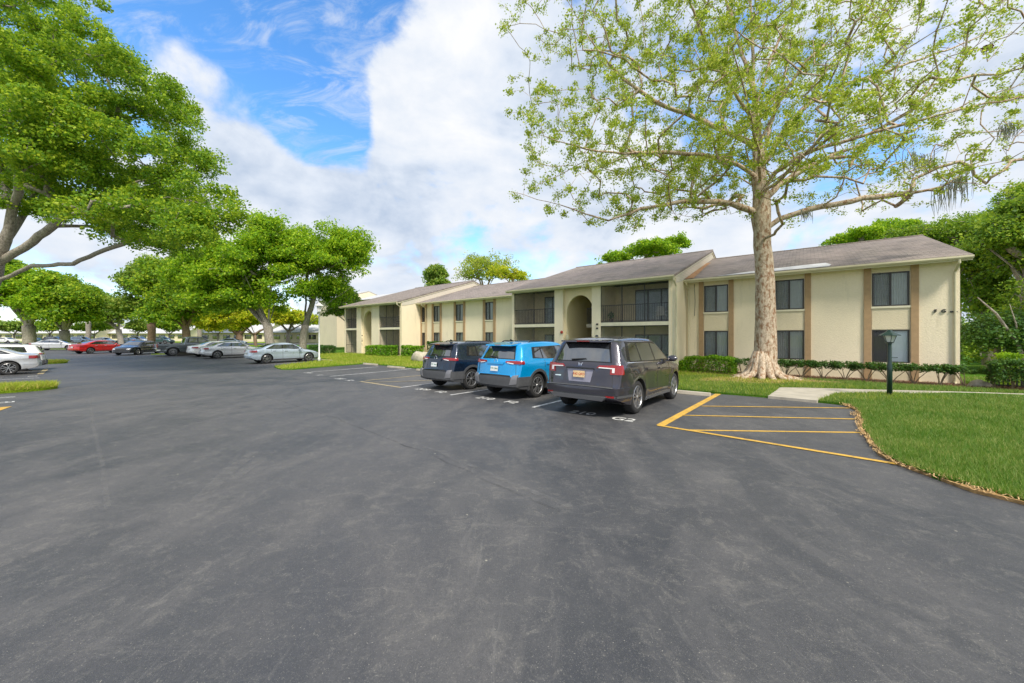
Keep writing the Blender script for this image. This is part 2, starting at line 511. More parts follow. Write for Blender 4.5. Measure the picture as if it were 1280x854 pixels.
# big ground: non uniform grid
def ground():
    g = []
    def lines(lo, hi, c0, c1, fine):
        a = [c0+i*fine for i in range(int((c1-c0)/fine)+1)]
        k = 6; x = a[0]
        pre = []
        while x > lo: x -= k; k *= 1.5; pre.append(max(x, lo))
        post = []; x = a[-1]; k = 6
        while x < hi: x += k; k *= 1.5; post.append(min(x, hi))
        return pre[::-1]+a+post
    X = lines(-1500, 1500, -60, 60, 2.0); Y = lines(-600, 2200, -12, 60, 1.5)
    Y = sorted(set(Y+[0.0, 21.0]))
    vs = [(x, y, gz(x, y)-.05) for y in Y for x in X]
    n = len(X)
    fs = [(j*n+i, j*n+i+1, (j+1)*n+i+1, (j+1)*n+i) for j in range(len(Y)-1) for i in range(n-1)]
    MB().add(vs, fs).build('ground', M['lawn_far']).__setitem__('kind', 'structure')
ground()

def st(o): o['kind'] = 'structure'; return o
ASP = .0
st(sheet('parking_lot', [(-95, 49), (-70, 52), (-40, 56), (-28, 50), (-8, 30), (0, 30), (25, 14), (40, 8), (40, -14), (-95, -14)], ASP, M['asphalt'], 5.0, skirt=.1))
st(sheet('far_road', [(-190, 86), (-20, 76), (-20, 92), (-190, 104)], .0, M['asphalt'], 20, skirt=.05))
st(sheet('side_road', [(-150, 49), (-95, 49), (-95, 20), (-150, 20)], -.004, M['asphalt'], 20, skirt=.05))

# lawn outline (pavement edge left to right, then round behind the apartments)
E = [(343, 459), (346, 461), (352, 462.3), (366, 462.5), (390, 460.3), (425, 457.6), (458, 455), (506, 459.6)]
edge_mid = [at(*p) for p in E]
back_row = [at(898, 492.5)]
edge_r = [at(965, 498), at(1022, 503.5), at(1060, 507.5), at(1073, 513), at(1077, 524), at(1081, 538), at(1090, 556), at(1106, 571), at(1130, 583), at(1175, 600), at(1225, 616), at(1280, 630)]
far = [Vector((-46, 54, 0)), Vector((-38.5, 48.5, 0)), Vector((-30.2, 42.6, 0)), Vector((-22.6, 36.3, 0)), Vector((-14.6, 30.0, 0))]
lawn_edge = far + edge_mid + back_row + edge_r + [Vector((11, 4.2, 0)), Vector((15, 3.2, 0)), Vector((42, 0, 0))]
def jag(pts, amp, step, seed):
    r = random.Random(seed); out = []
    for a, b in zip(pts[:-1], pts[1:]):
        n = max(1, int((b-a).length/step))
        for i in range(n):
            p = a.lerp(b, i/n); out.append(Vector((p.x+r.uniform(-amp, amp), p.y+r.uniform(-amp, amp), 0)))
    out.append(pts[-1]); return out
le = jag(lawn_edge, .035, .4, 5)
le = [p for p in le]
lawn_poly = le + [Vector((42, 40, 0)), Vector((20, 60, 0)), Vector((-30, 90, 0)), Vector((-46, 70, 0))]
st(sheet('lawn', lawn_poly, .055, M['lawn'], 2.0, skirt=.12))

# dry thatch rim along the right-hand kerbless edge
rim = jag(edge_r[2:]+[Vector((11, 4.2, 0)), Vector((15, 3.2, 0))], .02, .25, 8)
def offset(pts, d):
    out = []
    for i, p in enumerate(pts):
        t = pts[min(i+1, len(pts)-1)]-pts[max(0, i-1)]; t.normalize()
        out.append(p+Vector((-t.y, t.x, 0))*d)
    return out
r = random.Random(4)
outer = [p+Vector((r.uniform(-.04, .04), r.uniform(-.04, .04), 0)) for p in offset(rim, -.05)]
inner = [p+Vector((r.uniform(-.05, .05), r.uniform(-.05, .05), 0)) for p in offset(rim, .07)]
M['thatch'] = simple('dry thatch', (.36, .22, .085), .95, var=.45, scale=14, bmp=1.0, bscale=60)
st(sheet('dirt_edge', outer+inner[::-1], .035, M['thatch'], 0, skirt=.05))

# concrete path
st(sheet('path', [p.to_2d() for p in (at(960, 498.2), at(1021, 504), at(1045, 495), at(1100, 494.2), at(1180, 496), at(1290, 499.5), at(1400, 504), at(1400, 499.5), at(1290, 495.2), at(1180, 492), at(1100, 490), at(1040, 488.3), at(1000, 487.3), at(975, 487))], .075, M['concrete'], 0, skirt=.1))
# mulch beds
def blp(x, t): p = bl(x, t); return (p.x, p.y)
r = random.Random(9)
mb_out = [blp(-10.1+i*.5, -1.75+r.uniform(-.25, .25)) for i in range(28)] + [blp(4, -1.9), blp(4, .1), blp(-10.1, .1)]
st(sheet('mulch_bed', mb_out, .07, M['dirt'], 0, skirt=.03))
c = at(958, 478)
circ = [(c.x+(2.3+r.uniform(-.6, .5))*math.cos(a)*1.25, c.y+(1.35+r.uniform(-.35, .3))*math.sin(a)) for a in [i*2*PI/40 for i in range(40)]]
st(sheet('mulch_ring', circ, .080, M['dirt'], 0, skirt=.03))

# parking islands on the left
def island(tip, length, w, name, n=10):
    d = Vector((-AY[0], -AY[1], 0)); s = Vector((AX[0], AX[1], 0))
    o = []
    for i in range(n+1):
        a = -PI/2+PI*i/n
        o.append(tip - d*w*.5*(math.cos(a)-1) + s*(-w/2)*math.sin(a))
    o.append(tip+d*length+s*(-w/2)); o.append(tip+d*length+s*(w/2))
    return jag(o+[o[0]], .03, .5, 2)[:-1]
tipA = at(73, 485); tipB = at(85, 453.5)
ISA = island(tipA, 7, 1.7, 'a'); ISB = island(tipB, 7, 1.9, 'b')
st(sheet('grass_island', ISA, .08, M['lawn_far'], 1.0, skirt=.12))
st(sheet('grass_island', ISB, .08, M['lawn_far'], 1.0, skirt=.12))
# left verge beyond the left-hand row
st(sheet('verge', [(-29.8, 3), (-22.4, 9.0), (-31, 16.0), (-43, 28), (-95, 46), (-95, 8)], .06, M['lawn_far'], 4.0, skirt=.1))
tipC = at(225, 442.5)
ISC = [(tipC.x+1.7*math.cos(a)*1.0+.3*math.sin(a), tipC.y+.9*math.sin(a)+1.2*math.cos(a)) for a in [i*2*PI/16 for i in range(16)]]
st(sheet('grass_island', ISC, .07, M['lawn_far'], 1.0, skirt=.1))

# ------------------------------------------------------------------ markings
def line(a, b, w, mat, name='stall_line', off=.005):
    return st(ribbon(name, [at(*a), at(*b)], w, off, mat))
line((825.5, 532), (898, 492.5), .16, M['yellow'])
line((822, 532), (1127, 581.5), .10, M['yellow'], off=.009)
line((877, 508), (1062, 510.5), .08, M['yellow'], off=.009)
line((853, 519.5), (1078, 524.5), .08, M['yellow'], off=.009)
line((862, 538), (1082, 541), .08, M['yellow'], off=.005)
B2 = Vector((AY[0], AY[1], 0))
for p, l in (((666, 509.5), 5.6), ((563, 494), 5.6)):
    a = at(*p); st(ribbon('stall_line', [a, a+B2*l], .10, .005, M['line']))
st(ribbon('stall_line', [at(389, 465), at(473, 458.6)], .11, .005, M['line']))
st(ribbon('stall_line', [at(412.7, 470.6), at(514, 461)], .11, .005, M['line']))
st(ribbon('stall_line', [at(451, 477), at(501.5, 484.6)], .13, .005, M['yellow_old']))
st(ribbon('stall_line', [at(501, 484.8), at(560, 476.6)], .10, .009, M['line']))
st(ribbon('stall_line', [at(457, 476), at(530, 469.2)], .12, .009, M['yellow_old']))
st(ribbon('stall_line', [at(462, 478.5), at(545, 475.6)], .10, .013, M['yellow_old']))
a = at(49.5, 472.5); st(ribbon('stall_line', [a, a-B2*5.5], .11, .005, M['line']))
a = at(57, 462.5); st(ribbon('stall_line', [a, a-B2*5.5], .11, .005, M['line']))
st(ribbon('stall_line', [at(50, 468), at(58, 461)], .2, .009, M['yellow_old']))
st(ribbon('stall_line', [at(-8, 514), at(7, 509)], .2, .009, M['yellow']))
# far row stall ends (mostly hidden under the cars)
for p in ((352, 461.5), (286, 452.5), (318, 456.5)):
    a = at(*p); st(ribbon('stall_line', [a, a+B2*5.2], .11, .005, M['line_old']))
# faint scuffs and a seam
st(ribbon('pavement_scuff', [at(113, 500), at(117, 535), at(128, 580), at(135, 640)], .045, .004, M['scuff']))
st(ribbon('pavement_scuff', [at(318, 565), at(285, 590), at(240, 635)], .16, .004, M['scuff']))
st(ribbon('pavement_scuff', [at(342, 564), at(322, 577), at(290, 600)], .14, .004, M['scuff']))
for pl, w in () and (([at(600, 590), at(480, 612), at(360, 640), at(200, 650)], .5), ([at(10, 600), at(60, 560), at(110, 545)], .35), ([at(560, 740), at(600, 700), at(610, 640)], .3), ([at(960, 640), at(1060, 700), at(1150, 790)], .35)):
    st(ribbon('pavement_scuff', pl, w, .004, M['scuff'], step=.2))
M['seam2'] = faded('faint seam', (.06, .06, .064), .42, .72, .42, 2.2)
sm = jag([at(330, 495), at(420, 523), at(540, 570), at(640, 614), at(700, 640)], .03, .35, 12)
st(ribbon('pavement_seam', sm, .04, .004, M['seam2'], step=.3))
st(ribbon('pavement_scuff', [p+Vector((.12, .10, 0)) for p in sm[22:]], .07, .006, M['scuff'], step=.3))

def text(name, body, size, loc, rz, mat, ext=.0, parent=None, rx=0.0, label=None):
    cu = bpy.data.curves.new(name, 'FONT'); cu.body = body; cu.size = size; cu.extrude = ext
    cu.align_x = 'CENTER'; cu.align_y = 'CENTER'; cu.offset = size*.015
    tmp = bpy.data.objects.new('tmp', cu); COL.objects.link(tmp)
    dg = bpy.context.evaluated_depsgraph_get()
    me = bpy.data.meshes.new_from_object(tmp.evaluated_get(dg))
    bpy.data.objects.remove(tmp)
    me.materials.clear()
    o = link(name, me, mat, parent)
    o.location = loc; o.rotation_euler = (rx, 0, rz)
    return o
RROT = BROT
def stencil(body, px, py, size=.36):
    p = at(px, py, .006)
    o = text('stall_number', body, size, p, RROT, M['stencil'])
    # keep it on the slope and cut stencil bridges
    for v in o.data.vertices:
        w = Matrix.Rotation(RROT, 3, 'Z') @ v.co + p
        v.co.z = gz(w.x, w.y)+.006-p.z
    return st(o)
stencil('210', 728, 516.3, .42); stencil('G2', 779, 524.5, .42)
stencil('210', 606.5, 498.2, .42); stencil('F2', 639, 503, .42)
stencil('209', 528.5, 487, .42); stencil('F2', 551, 490.3, .42)
for px, py, b in ((385, 466.3, '208'), (399, 469.2, 'F2'), (425, 473.8, '207'), (437, 475.8, 'F2'), (40, 470.6, '115'), (8, 497, '11'), (6, 503.5, 'F1')):
    stencil(b, px, py, .4)

# ------------------------------------------------------------------ wheel stops
def wheel_stop(p, label):
    mb = MB()
    prof = [(-.08, 0), (.08, 0), (.055, .11), (-.055, .11)]
    mb.prism([(-.85, y, z) for y, z in prof], (1.7, 0, 0))
    o = mb.build('wheel_stop', M['concrete'])
    o.location = (p.x, p.y, gz(p.x, p.y)+.002); o.rotation_euler = (0, 0, BROT)
    bv = o.modifiers.new('b', 'BEVEL'); bv.width = .015; bv.segments = 2
    return tag(o, label, 'wheel stop', 'concrete wheel stops at the head of the stalls')
wheel_stop(at(463, 456.4), 'pale wheel stop at the lawn edge, leftmost in the empty stalls')
wheel_stop(at(495, 460.3), 'pale wheel stop at the lawn edge, second in the empty stalls')
wheel_stop(at(533, 464.5), 'pale wheel stop by the lawn edge, beside the navy SUV')
wheel_stop(at(851, 492.3), 'wheel stop poking out in front of the dark grey SUV')
wheel_stop(at(409, 451.5), 'wheel stop in front of the nose of the blue silver sedan, near the white lamp')

# ------------------------------------------------------------------ grass blades
def pip(x, y, poly):
    n = len(poly); ins = np.zeros(x.shape, bool)
    for i in range(n):
        x1, y1 = poly[i][0], poly[i][1]; x2, y2 = poly[(i+1) % n][0], poly[(i+1) % n][1]
        if y1 == y2: continue
        c = ((y1 > y) != (y2 > y)) & (x < (x2-x1)*(y-y1)/(y2-y1)+x1)
        ins ^= c
    return ins

def gz_np(x, y):
    base = -0.0166*np.clip(y, 0, 21)
    t = (x-BX0)*AY[0]+(y-BY0)*AY[1]
    u = np.clip((t+5.2)/3.6, 0, 1); w = u*u*(3-2*u)
    return base*(1-w)+BZ0*w

def npmesh(name, V, nper, mats, parent=None, smooth=False):
    """V: (k, nper, 3) array of separate polygons"""
    k = V.shape[0]
    me = bpy.data.meshes.new(name)
    me.vertices.add(k*nper); me.vertices.foreach_set('co', V.astype(np.float32).ravel())
    me.loops.add(k*nper); me.loops.foreach_set('vertex_index', np.arange(k*nper, dtype=np.int32))
    me.polygons.add(k); me.polygons.foreach_set('loop_start', np.arange(0, k*nper, nper, dtype=np.int32))
    me.update(calc_edges=True)
    return link(name, me, mats, parent, smooth)

def blades(name, poly, holes, n, box, h, off, mat, seed=1, dens_pow=2.0):
    rg = np.random.default_rng(seed)
    x0, x1, y0, y1 = box
    X = []; Yl = []
    tot = 0; tries = 0
    while tot < n and tries < 60:
        tries += 1
        x = rg.uniform(x0, x1, n); y = rg.uniform(y0, y1, n)
        d = np.hypot(x, y)
        p = np.minimum(1, (y0 if y0 > 4 else 7.0)**dens_pow / d**dens_pow)
        k = (rg.random(n) < p*1.5) & pip(x, y, poly)
        for hpoly in holes: k &= ~pip(x, y, hpoly)
        X.append(x[k]); Yl.append(y[k]); tot += int(k.sum())
    x = np.concatenate(X)[:n]; y = np.concatenate(Yl)[:n]; n = len(x)
    z = gz_np(x, y)+off
    d = np.hypot(x, y); sc = np.clip(d/9, .8, 3.0)
    a = rg.uniform(0, 2*PI, n); hh = h*rg.uniform(.5, 1.3, n)*np.clip(d/12, .9, 1.5); w = .0045*sc
    lx = rg.normal(0, .45, n)*hh; ly = rg.normal(0, .45, n)*hh
    V = np.zeros((n, 3, 3))
    V[:, 0] = np.stack([x-np.cos(a)*w, y-np.sin(a)*w, z-.01], 1)
    V[:, 1] = np.stack([x+np.cos(a)*w, y+np.sin(a)*w, z-.01], 1)
    V[:, 2] = np.stack([x+lx, y+ly, z+hh], 1)
    o = npmesh(name, V, 3, mat)
    tag(o, None, 'grass', kind='stuff')
    return o
path_poly = [(p.x, p.y) for p in (at(960, 498.2), at(1021, 504), at(1045, 495), at(1100, 494.2), at(1180, 496), at(1290, 499.5), at(1400, 504), at(1400, 499.5), at(1290, 495.2), at(1180, 492), at(1100, 490), at(1040, 488.3), at(1000, 487.3), at(975, 487))]
lp = [(p.x, p.y) for p in lawn_poly]
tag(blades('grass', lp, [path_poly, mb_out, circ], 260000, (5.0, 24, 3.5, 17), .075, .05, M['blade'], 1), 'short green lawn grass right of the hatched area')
tag(blades('grass', lp, [path_poly, mb_out], 120000, (-22, 12, 10, 40), .09, .05, M['blade_y'], 2, 1.0), 'yellow green lawn grass before the apartments')  # yellower blades on this stretch of the lawn
for nm, isl, lab, nn in (('grass', ISA, 'ragged yellowish grass on the near parking island', 26000), ('grass', ISB, 'grass on the far parking island beside the white cars', 14000)):
    P = [(p[0], p[1]) for p in isl]; xs = [p[0] for p in P]; ys = [p[1] for p in P]
    tag(blades(nm, P, [], nn, (min(xs), max(xs), min(ys), max(ys)), .13, .07, M['blade_y'], 5, 0.0), lab)
# thatch needles on the rim
def litter(name, n, poly, box, off, mat, seed, L=.05, lab=''):
    rg = np.random.default_rng(seed)
    x = rg.uniform(box[0], box[1], n*8); y = rg.uniform(box[2], box[3], n*8)
    k = pip(x, y, poly); x = x[k][:n]; y = y[k][:n]; m = len(x)
    a = rg.uniform(0, 2*PI, m); z = gz_np(x, y)+off+rg.uniform(0, .03, m)
    l = L*rg.uniform(.4, 1.4, m); w = .005
    V = np.zeros((m, 4, 3)); ca, sa = np.cos(a), np.sin(a); tz = rg.normal(0, .012, m)
    for i, (s, t) in enumerate(((-1, -1), (1, -1), (1, 1), (-1, 1))):
        V[:, i] = np.stack([x+ca*l*s/2-sa*w*t, y+sa*l*s/2+ca*w*t, z+tz*s], 1)
    return tag(npmesh(name, V, 4, mat), lab, 'litter', kind='stuff')
rp = [(p[0], p[1]) for p in outer+inner[::-1]]
M['straw'] = simple('straw', (.50, .33, .15), .9, var=.4, scale=30)
rq = [(p[0], p[1]) for p in [q+Vector((r.uniform(-.05, .05), r.uniform(-.05, .05), 0)) for q in offset(rim, -.10)]+offset(rim, .10)[::-1]]
litter('dry_grass', 15000, rq, (5, 16, 3, 12), .035, M['straw'], 3, .045, 'dry brown grass clippings along the lawn edge')
litter('leaf_litter', 12000, mb_out, (min(p[0] for p in mb_out), max(p[0] for p in mb_out), min(p[1] for p in mb_out), max(p[1] for p in mb_out)), .075, M['deadleaf'], 4, .08, 'brown leaf litter in the bed below the apartment wall')
litter('leaf_litter', 3500, circ, (min(p[0] for p in circ), max(p[0] for p in circ), min(p[1] for p in circ), max(p[1] for p in circ)), .085, M['straw'], 6, .08, 'dry leaf litter round the foot of the big tree')

# ------------------------------------------------------------------ trees
def leaves_np(C, R, n, size, rg, flat=.5, up=.6, hollow=.5):
    """leaves around clump centres C (k,3), clump radius R (k,)"""
    k = len(C); idx = rg.integers(0, k, n)
    d = rg.normal(0, 1, (n, 3)); d /= np.linalg.norm(d, axis=1)[:, None]
    rad = R[idx]*(hollow+(1-hollow)*rg.random(n))*rg.uniform(.75, 1.15, n)
    P = C[idx]+d*rad[:, None]*np.array([1, 1, flat])
    nrm = rg.normal(0, 1, (n, 3)); nrm /= np.linalg.norm(nrm, axis=1)[:, None]
    nrm = nrm*(1-up)+np.array([0, 0, 1])*up*.8+d*.35
    nrm /= np.linalg.norm(nrm, axis=1)[:, None]
    t = rg.normal(0, 1, (n, 3)); u = np.cross(nrm, t); u /= np.linalg.norm(u, axis=1)[:, None]
    v = np.cross(nrm, u)
    s = (size*rg.uniform(.6, 1.35, n))[:, None]
    V = np.zeros((n, 4, 3))
    V[:, 0] = P-u*s*.5; V[:, 1] = P+v*s*.32+nrm*s*.06; V[:, 2] = P+u*s*.5; V[:, 3] = P-v*s*.32+nrm*s*.06
    return V

def grow(skel, rad0, attract, rg, tip=.012, seg=.5, wig=.10, expo=2.2, kill=0.0):
    """skel: list of polylines (first is trunk); attract (k,3). returns tubes"""
    nodes = []; par = []
    def addpoly(pl, p0=None):
        prev = p0
        for a, b in zip(pl[:-1], pl[1:]):
            m = max(1, int(np.linalg.norm(b-a)/seg))
            for i in range(m):
                nodes.append(a+(b-a)*i/m+ (rg.normal(0, wig*.3, 3) if prev is not None else 0)); par.append(-1 if prev is None else prev); prev = len(nodes)-1
        nodes.append(pl[-1]); par.append(prev)
    for i, pl in enumerate(skel):
        pl = [np.array(q, float) for q in pl]
        if i == 0: addpoly(pl)
        else:
            A = np.array(nodes); j = int(np.argmin(np.linalg.norm(A-pl[0], axis=1)))
            pl[0] = A[j]*.5+pl[0]*.5
            addpoly(pl, j)
    root = nodes[0]
    nb = len(nodes)
    order = np.argsort(np.linalg.norm(attract-np.array(nodes[min(len(nodes)-1, 6)]), axis=1))
    arr = np.zeros((len(nodes)+len(attract)*14, 3)); arr[:len(nodes)] = nodes; cnt = len(nodes)
    par = par+[0]*(len(arr)-cnt)
    lo = 3
    for ai in order:
        p = attract[ai]
        A = arr[lo:cnt]
        dv = A-p
        dist = np.linalg.norm(dv, axis=1)+.35*np.maximum(0, dv[:, 2])
        j = int(np.argmin(dist))+lo
        a = arr[j]; L = np.linalg.norm(p-a)
        if L < .05: continue
        m = max(1, min(12, int(L/seg)))
        bow = np.array([0, 0, rg.uniform(.02, .14)*L])
        pr = j
        for i in range(1, m+1):
            f = i/m
            q = a+(p-a)*f+bow*math.sin(f*PI)+(rg.normal(0, wig, 3)*min(1, L) if i < m else 0)
            arr[cnt] = q; par[cnt] = pr; pr = cnt; cnt += 1
    arr = arr[:cnt]; par = np.array(par[:cnt])
    r = np.zeros(cnt); kids = [[] for _ in range(cnt)]
    acc = np.zeros(cnt)
    for i in range(cnt-1, 0, -1):
        if acc[i] == 0: acc[i] = tip**expo
        if par[i] >= 0: acc[par[i]] += acc[i]
    # order by index is not topological for limbs attached later, so iterate robustly
    acc[:] = 0
    for i in range(1, cnt): kids[par[i]].append(i)
    stack = [0]; topo = []
    while stack:
        i = stack.pop(); topo.append(i); stack += kids[i]
    for i in reversed(topo):
        acc[i] = max(sum(acc[k] for k in kids[i]), tip**expo)
    rr = acc**(1/expo)
    sc = rad0/rr[0]
    if sc < 1: rr = tip+(rr-tip)*(rad0-tip)/(rr[0]-tip)
    else: rr = tip+(rr-tip)*(rad0-tip)/max(1e-6, rr[0]-tip)
    return arr, par, kids, rr

def tree_mesh(arr, kids, rr, nside=7, rmin=0.0, flare=None):
    mb = MB()
    stack = [(0, None)]
    while stack:
        i, p = stack.pop()
        pts = []; rs = []
        if p is not None: pts.append(arr[p]); rs.append(min(rr[p], rr[i]*1.25))
        cur = i
        while True:
            pts.append(arr[cur]); rs.append(rr[cur])
            ks = kids[cur]
            if not ks: break
            nxt = max(ks, key=lambda k: rr[k])
            for k in ks:
                if k != nxt: stack.append((k, cur))
            cur = nxt
        if len(pts) < 2: continue
        if max(rs) < rmin: continue
        ns = nside if max(rs) > .12 else (5 if max(rs) > .03 else 3)
        if max(rs) > .3: ns = 14
        mb.tube(pts, [float(x) for x in rs], ns, cap=False)
    return mb

def make_tree(name, skel, rad0, lumps, label, leaf, bark, seed, nleaf, lsize, cat='tree', group=None,
              att_per=8, clump=.5, tip=.012, seg=.6, flat=.6, up=.45, root_flare=None, expo=2.05):
    """lumps: list of (centre, (rx,ry,rz)) crown masses"""
    rg = np.random.default_rng(seed)
    base = Vector([float(v) for v in skel[0][0]])
    A = []
    for c, rd in lumps:
        k = max(3, int(att_per*(rd[0]*rd[1]*rd[2])**(1/3.)))
        d = rg.normal(0, 1, (k, 3)); d /= np.linalg.norm(d, axis=1)[:, None]
        d[:, 2] = np.where(d[:, 2] < -.35, -d[:, 2]*.6, d[:, 2])
        rr_ = rg.uniform(.55, 1.0, (k, 1))
        A.append(np.array(c)+d*rr_*np.array(rd))
    A = np.concatenate(A)
    arr, par, kids, rr = grow(skel, rad0, A, rg, tip, seg, expo=expo)
    R = np.full(len(A), clump)*rg.uniform(.65, 1.35, len(A))
    V = leaves_np(A, R, nleaf, lsize, rg, flat, up)
    T = empty(name, base)
    off = np.array(base)
    mb = tree_mesh(arr-off, kids, rr)
    if root_flare: root_flare(mb)
    mb.build('trunk', bark, T, smooth=True)
    npmesh('crown', V-off, 4, leaf, T)
    tag(T, label, cat, group)
    return T
# ------------------------------------------------------------------ apartments
APT = empty('apartment_building', mat=BMAT)
tag(APT, 'long two storey cream stucco apartment building with brown shingle roofs, arched entries and screened balconies', 'apartment building')
H_EAVE = 5.05; SL = .303
def roofz(t, te): return H_EAVE+.09+SL*(t-te)
TE_P, TE_W = -2.75, -.55
RIDGE = 7.3; BACK = 16.5

class Part(MB):
    def done(s, name, mat, parent=APT, smooth=False): return s.build(name, mat, parent, smooth)

def window(x0, x1, z0, z1, t=0.0, style='curtain', label=None):
    """sliding window set in a wall whose face is at depth t"""
    f = Part(); w = .05
    for a, b in (((x0, t-.012, z0), (x1, t+.09, z0+w)), ((x0, t-.012, z1-w), (x1, t+.09, z1)),
                 ((x0, t-.012, z0+w), (x0+w, t+.09, z1-w)), ((x1-w, t-.012, z0+w), (x1, t+.09, z1-w)),
                 (((x0+x1)/2-.03, t+.0, z0+w), ((x0+x1)/2+.03, t+.07, z1-w))):
        f.box(a, b)
    o = f.done('window', M['dkframe'])
    if label: o['label'] = label
    g = Part().add([(x0+w, t+.047, z0+w), (x1-w, t+.047, z0+w), (x1-w, t+.047, z1-w), (x0+w, t+.047, z1-w)], [(0, 1, 2, 3)]); g.done('pane', M['glass'], o)
    s = Part().box((x0+w, t+.02, z0+w), ((x0+x1)/2-.03, t+.023, z1-w)); s.done('insect_screen', M['screen'], o)
    c = Part(); xa, xb = x0+w, x1-w
    if style in ('curtain', 'blind'):
        n = 14; L = []
        xs = (x0+x1)/2+.02 if style == 'blind' else xa
        for i in range(n*3+1):
            q = i/(n*3)
            L.append((xs+(xb-xs)*q, t+.085+(.018*math.sin(q*n*2*PI) if style == 'curtain' else 0)))
        vs = [(x, y, z0+.02) for x, y in L]+[(x, y, z1-.02) for x, y in L]
        k = len(L); c.add(vs, [(i, i+1, k+i+1, k+i) for i in range(k-1)])
        if style == 'blind':
            for i in range(26):
                z = z0+.05+(z1-z0-.1)*i/25; c.box((xs, t+.060, z-.012), (xb, t+.065, z+.012))
        c.done('blind' if style == 'blind' else 'curtain', M['blind'] if style == 'blind' else M['curtain'], o)
    d = Part().box((x0, t+.24, z0), (x1, t+.25, z1)); d.done('unlit_room_sheet', M['interior'], o)  # flat dark sheet stands in for the unlit room behind the glass
    sill = Part().box((x0-.05, t-.06, z0-.09), (x1+.05, t+.02, z0-.002)); sill.done('sill', M['white'], o)

def wing(x0, x1, wins, special=None):
    """x0<x1; wins: list of (wx0, wx1) ; two storeys each"""
    wl = Part(); T = .25
    cur = x0
    zt = H_EAVE+.12
    for a, b in sorted(wins):
        wl.box((cur, 0, 0), (a, T, zt))
        wl.box((a, .0, 0), (b, T, .83)); wl.box((a, 0, 2.25), (b, T, 3.28)); wl.box((a, 0, 4.75), (b, T, zt))
        cur = b
    wl.box((cur, 0, 0), (x1, T, zt))
    wl.box((x0, T, 0), (x0+.25, 15, zt)); wl.box((x1-.25, T, 0), (x1, 15, zt)); wl.box((x0+.25, 14.75, 0), (x1-.25, 15, zt))
    wl.done('wall', M['stucco'])
    for i, (a, b) in enumerate(sorted(wins)):
        for k, (z0, z1) in enumerate(((.83, 2.25), (3.28, 4.75))):
            stl = 'curtain'
            lab = None
            if special and (i, k) in special: stl, lab = special[(i, k)]
            window(a, b, z0, z1, 0.0, stl, lab)
        for s in (a-.26, b+.03):
            Part().box((s, -.07, 0), (s+.23, -.002, 4.99)).done('pilaster', M['pilaster'])
        Part().box((a, -.02, 2.27), (b, -.002, 3.17)).done('spandrel_panel', M['panel']); Part().box((a-.02, -.02, 4.77), (b+.02, -.002, 5.0)).done('head_panel', M['panel']); Part().box((a, -.02, .02), (b, -.002, .72)).done('base_panel', M['panel'])

def roof(x0, x1, te, mat=M['roof'], name='roof'):
    r = Part(); th = .12
    zE, zR, tb = roofz(te, te), roofz(RIDGE, te), 2*RIDGE-te
    # undulating top sheet
    nx = max(2, int((x1-x0)/.6)); nt = 18
    rg = random.Random(int(x0*10))
    L = []
    for side in (0, 1):
        g = []
        for i in range(nx+1):
            row = []
            for j in range(nt+1):
                q = j/nt; t = te+(RIDGE-te)*q if side == 0 else RIDGE+(tb-RIDGE)*q
                z = roofz(t, te) if side == 0 else zR-SL*(t-RIDGE)
                row.append((x0+(x1-x0)*i/nx, t, z+(rg.uniform(-.008, .008) if 0 < i < nx and 0 < j < nt else 0)))
            g += row
        fs = [(i*(nt+1)+j, (i+1)*(nt+1)+j, (i+1)*(nt+1)+j+1, i*(nt+1)+j+1) for i in range(nx) for j in range(nt)]
        r.add(g, fs)
    # underside and ends
    a = [(te, zE), (RIDGE, zR), (tb, zE)]
    b = [(t, z-th) for t, z in a]
    for x in (x0, x1):
        vs = [(x, t, z) for t, z in a+b]
        r.add(vs, [(0, 1, 4, 3), (1, 2, 5, 4)])
    vs = [(x, t, z) for x in (x0, x1) for t, z in b]
    r.add(vs, [(0, 3, 4, 1), (1, 4, 5, 2)])
    r.add([(x0, te, zE), (x1, te, zE), (x1, te, zE-th), (x0, te, zE-th)], [(0, 1, 2, 3)])
    o = r.done(name, mat)
    # ridge cap
    Part().tube([(x0, RIDGE, zR+.0), (x1, RIDGE, zR+.0)], .06, 6).done('ridge_cap', mat, o)
    # fascia + gutter + soffit
    Part().box((x0+.01, te+.02, H_EAVE-.12), (x1-.01, te+.05, H_EAVE+.02)).done('fascia', M['white'])
    g = Part()
    prof = [(te-.11, H_EAVE+.06), (te-.115, H_EAVE-.01), (te-.07, H_EAVE-.07), (te+.018, H_EAVE-.07), (te+.018, H_EAVE+.06), (te+.0, H_EAVE+.06), (te+.0, H_EAVE-.05), (te-.06, H_EAVE-.05), (te-.095, H_EAVE), (te-.09, H_EAVE+.06)]
    g.prism([(x0, t, z) for t, z in prof], (x1-x0, 0, 0)); g.done('gutter', M['gutter'])
    Part().box((x0+.02, te+.06, H_EAVE-.06), (x1-.02, (-2.3 if te < -2 else -.01), H_EAVE-.03)).done('soffit', M['white'])

def downspout(x, t, te, z1=0.15):
    pts = [(x, te-.05, H_EAVE-.06), (x, te-.05, H_EAVE-.2), (x, t-.06, H_EAVE-.48), (x, t-.06, z1), (x, t-.22, z1-.1)]
    Part().tube(pts, .042, 8).done('downspout', M['gutter'])

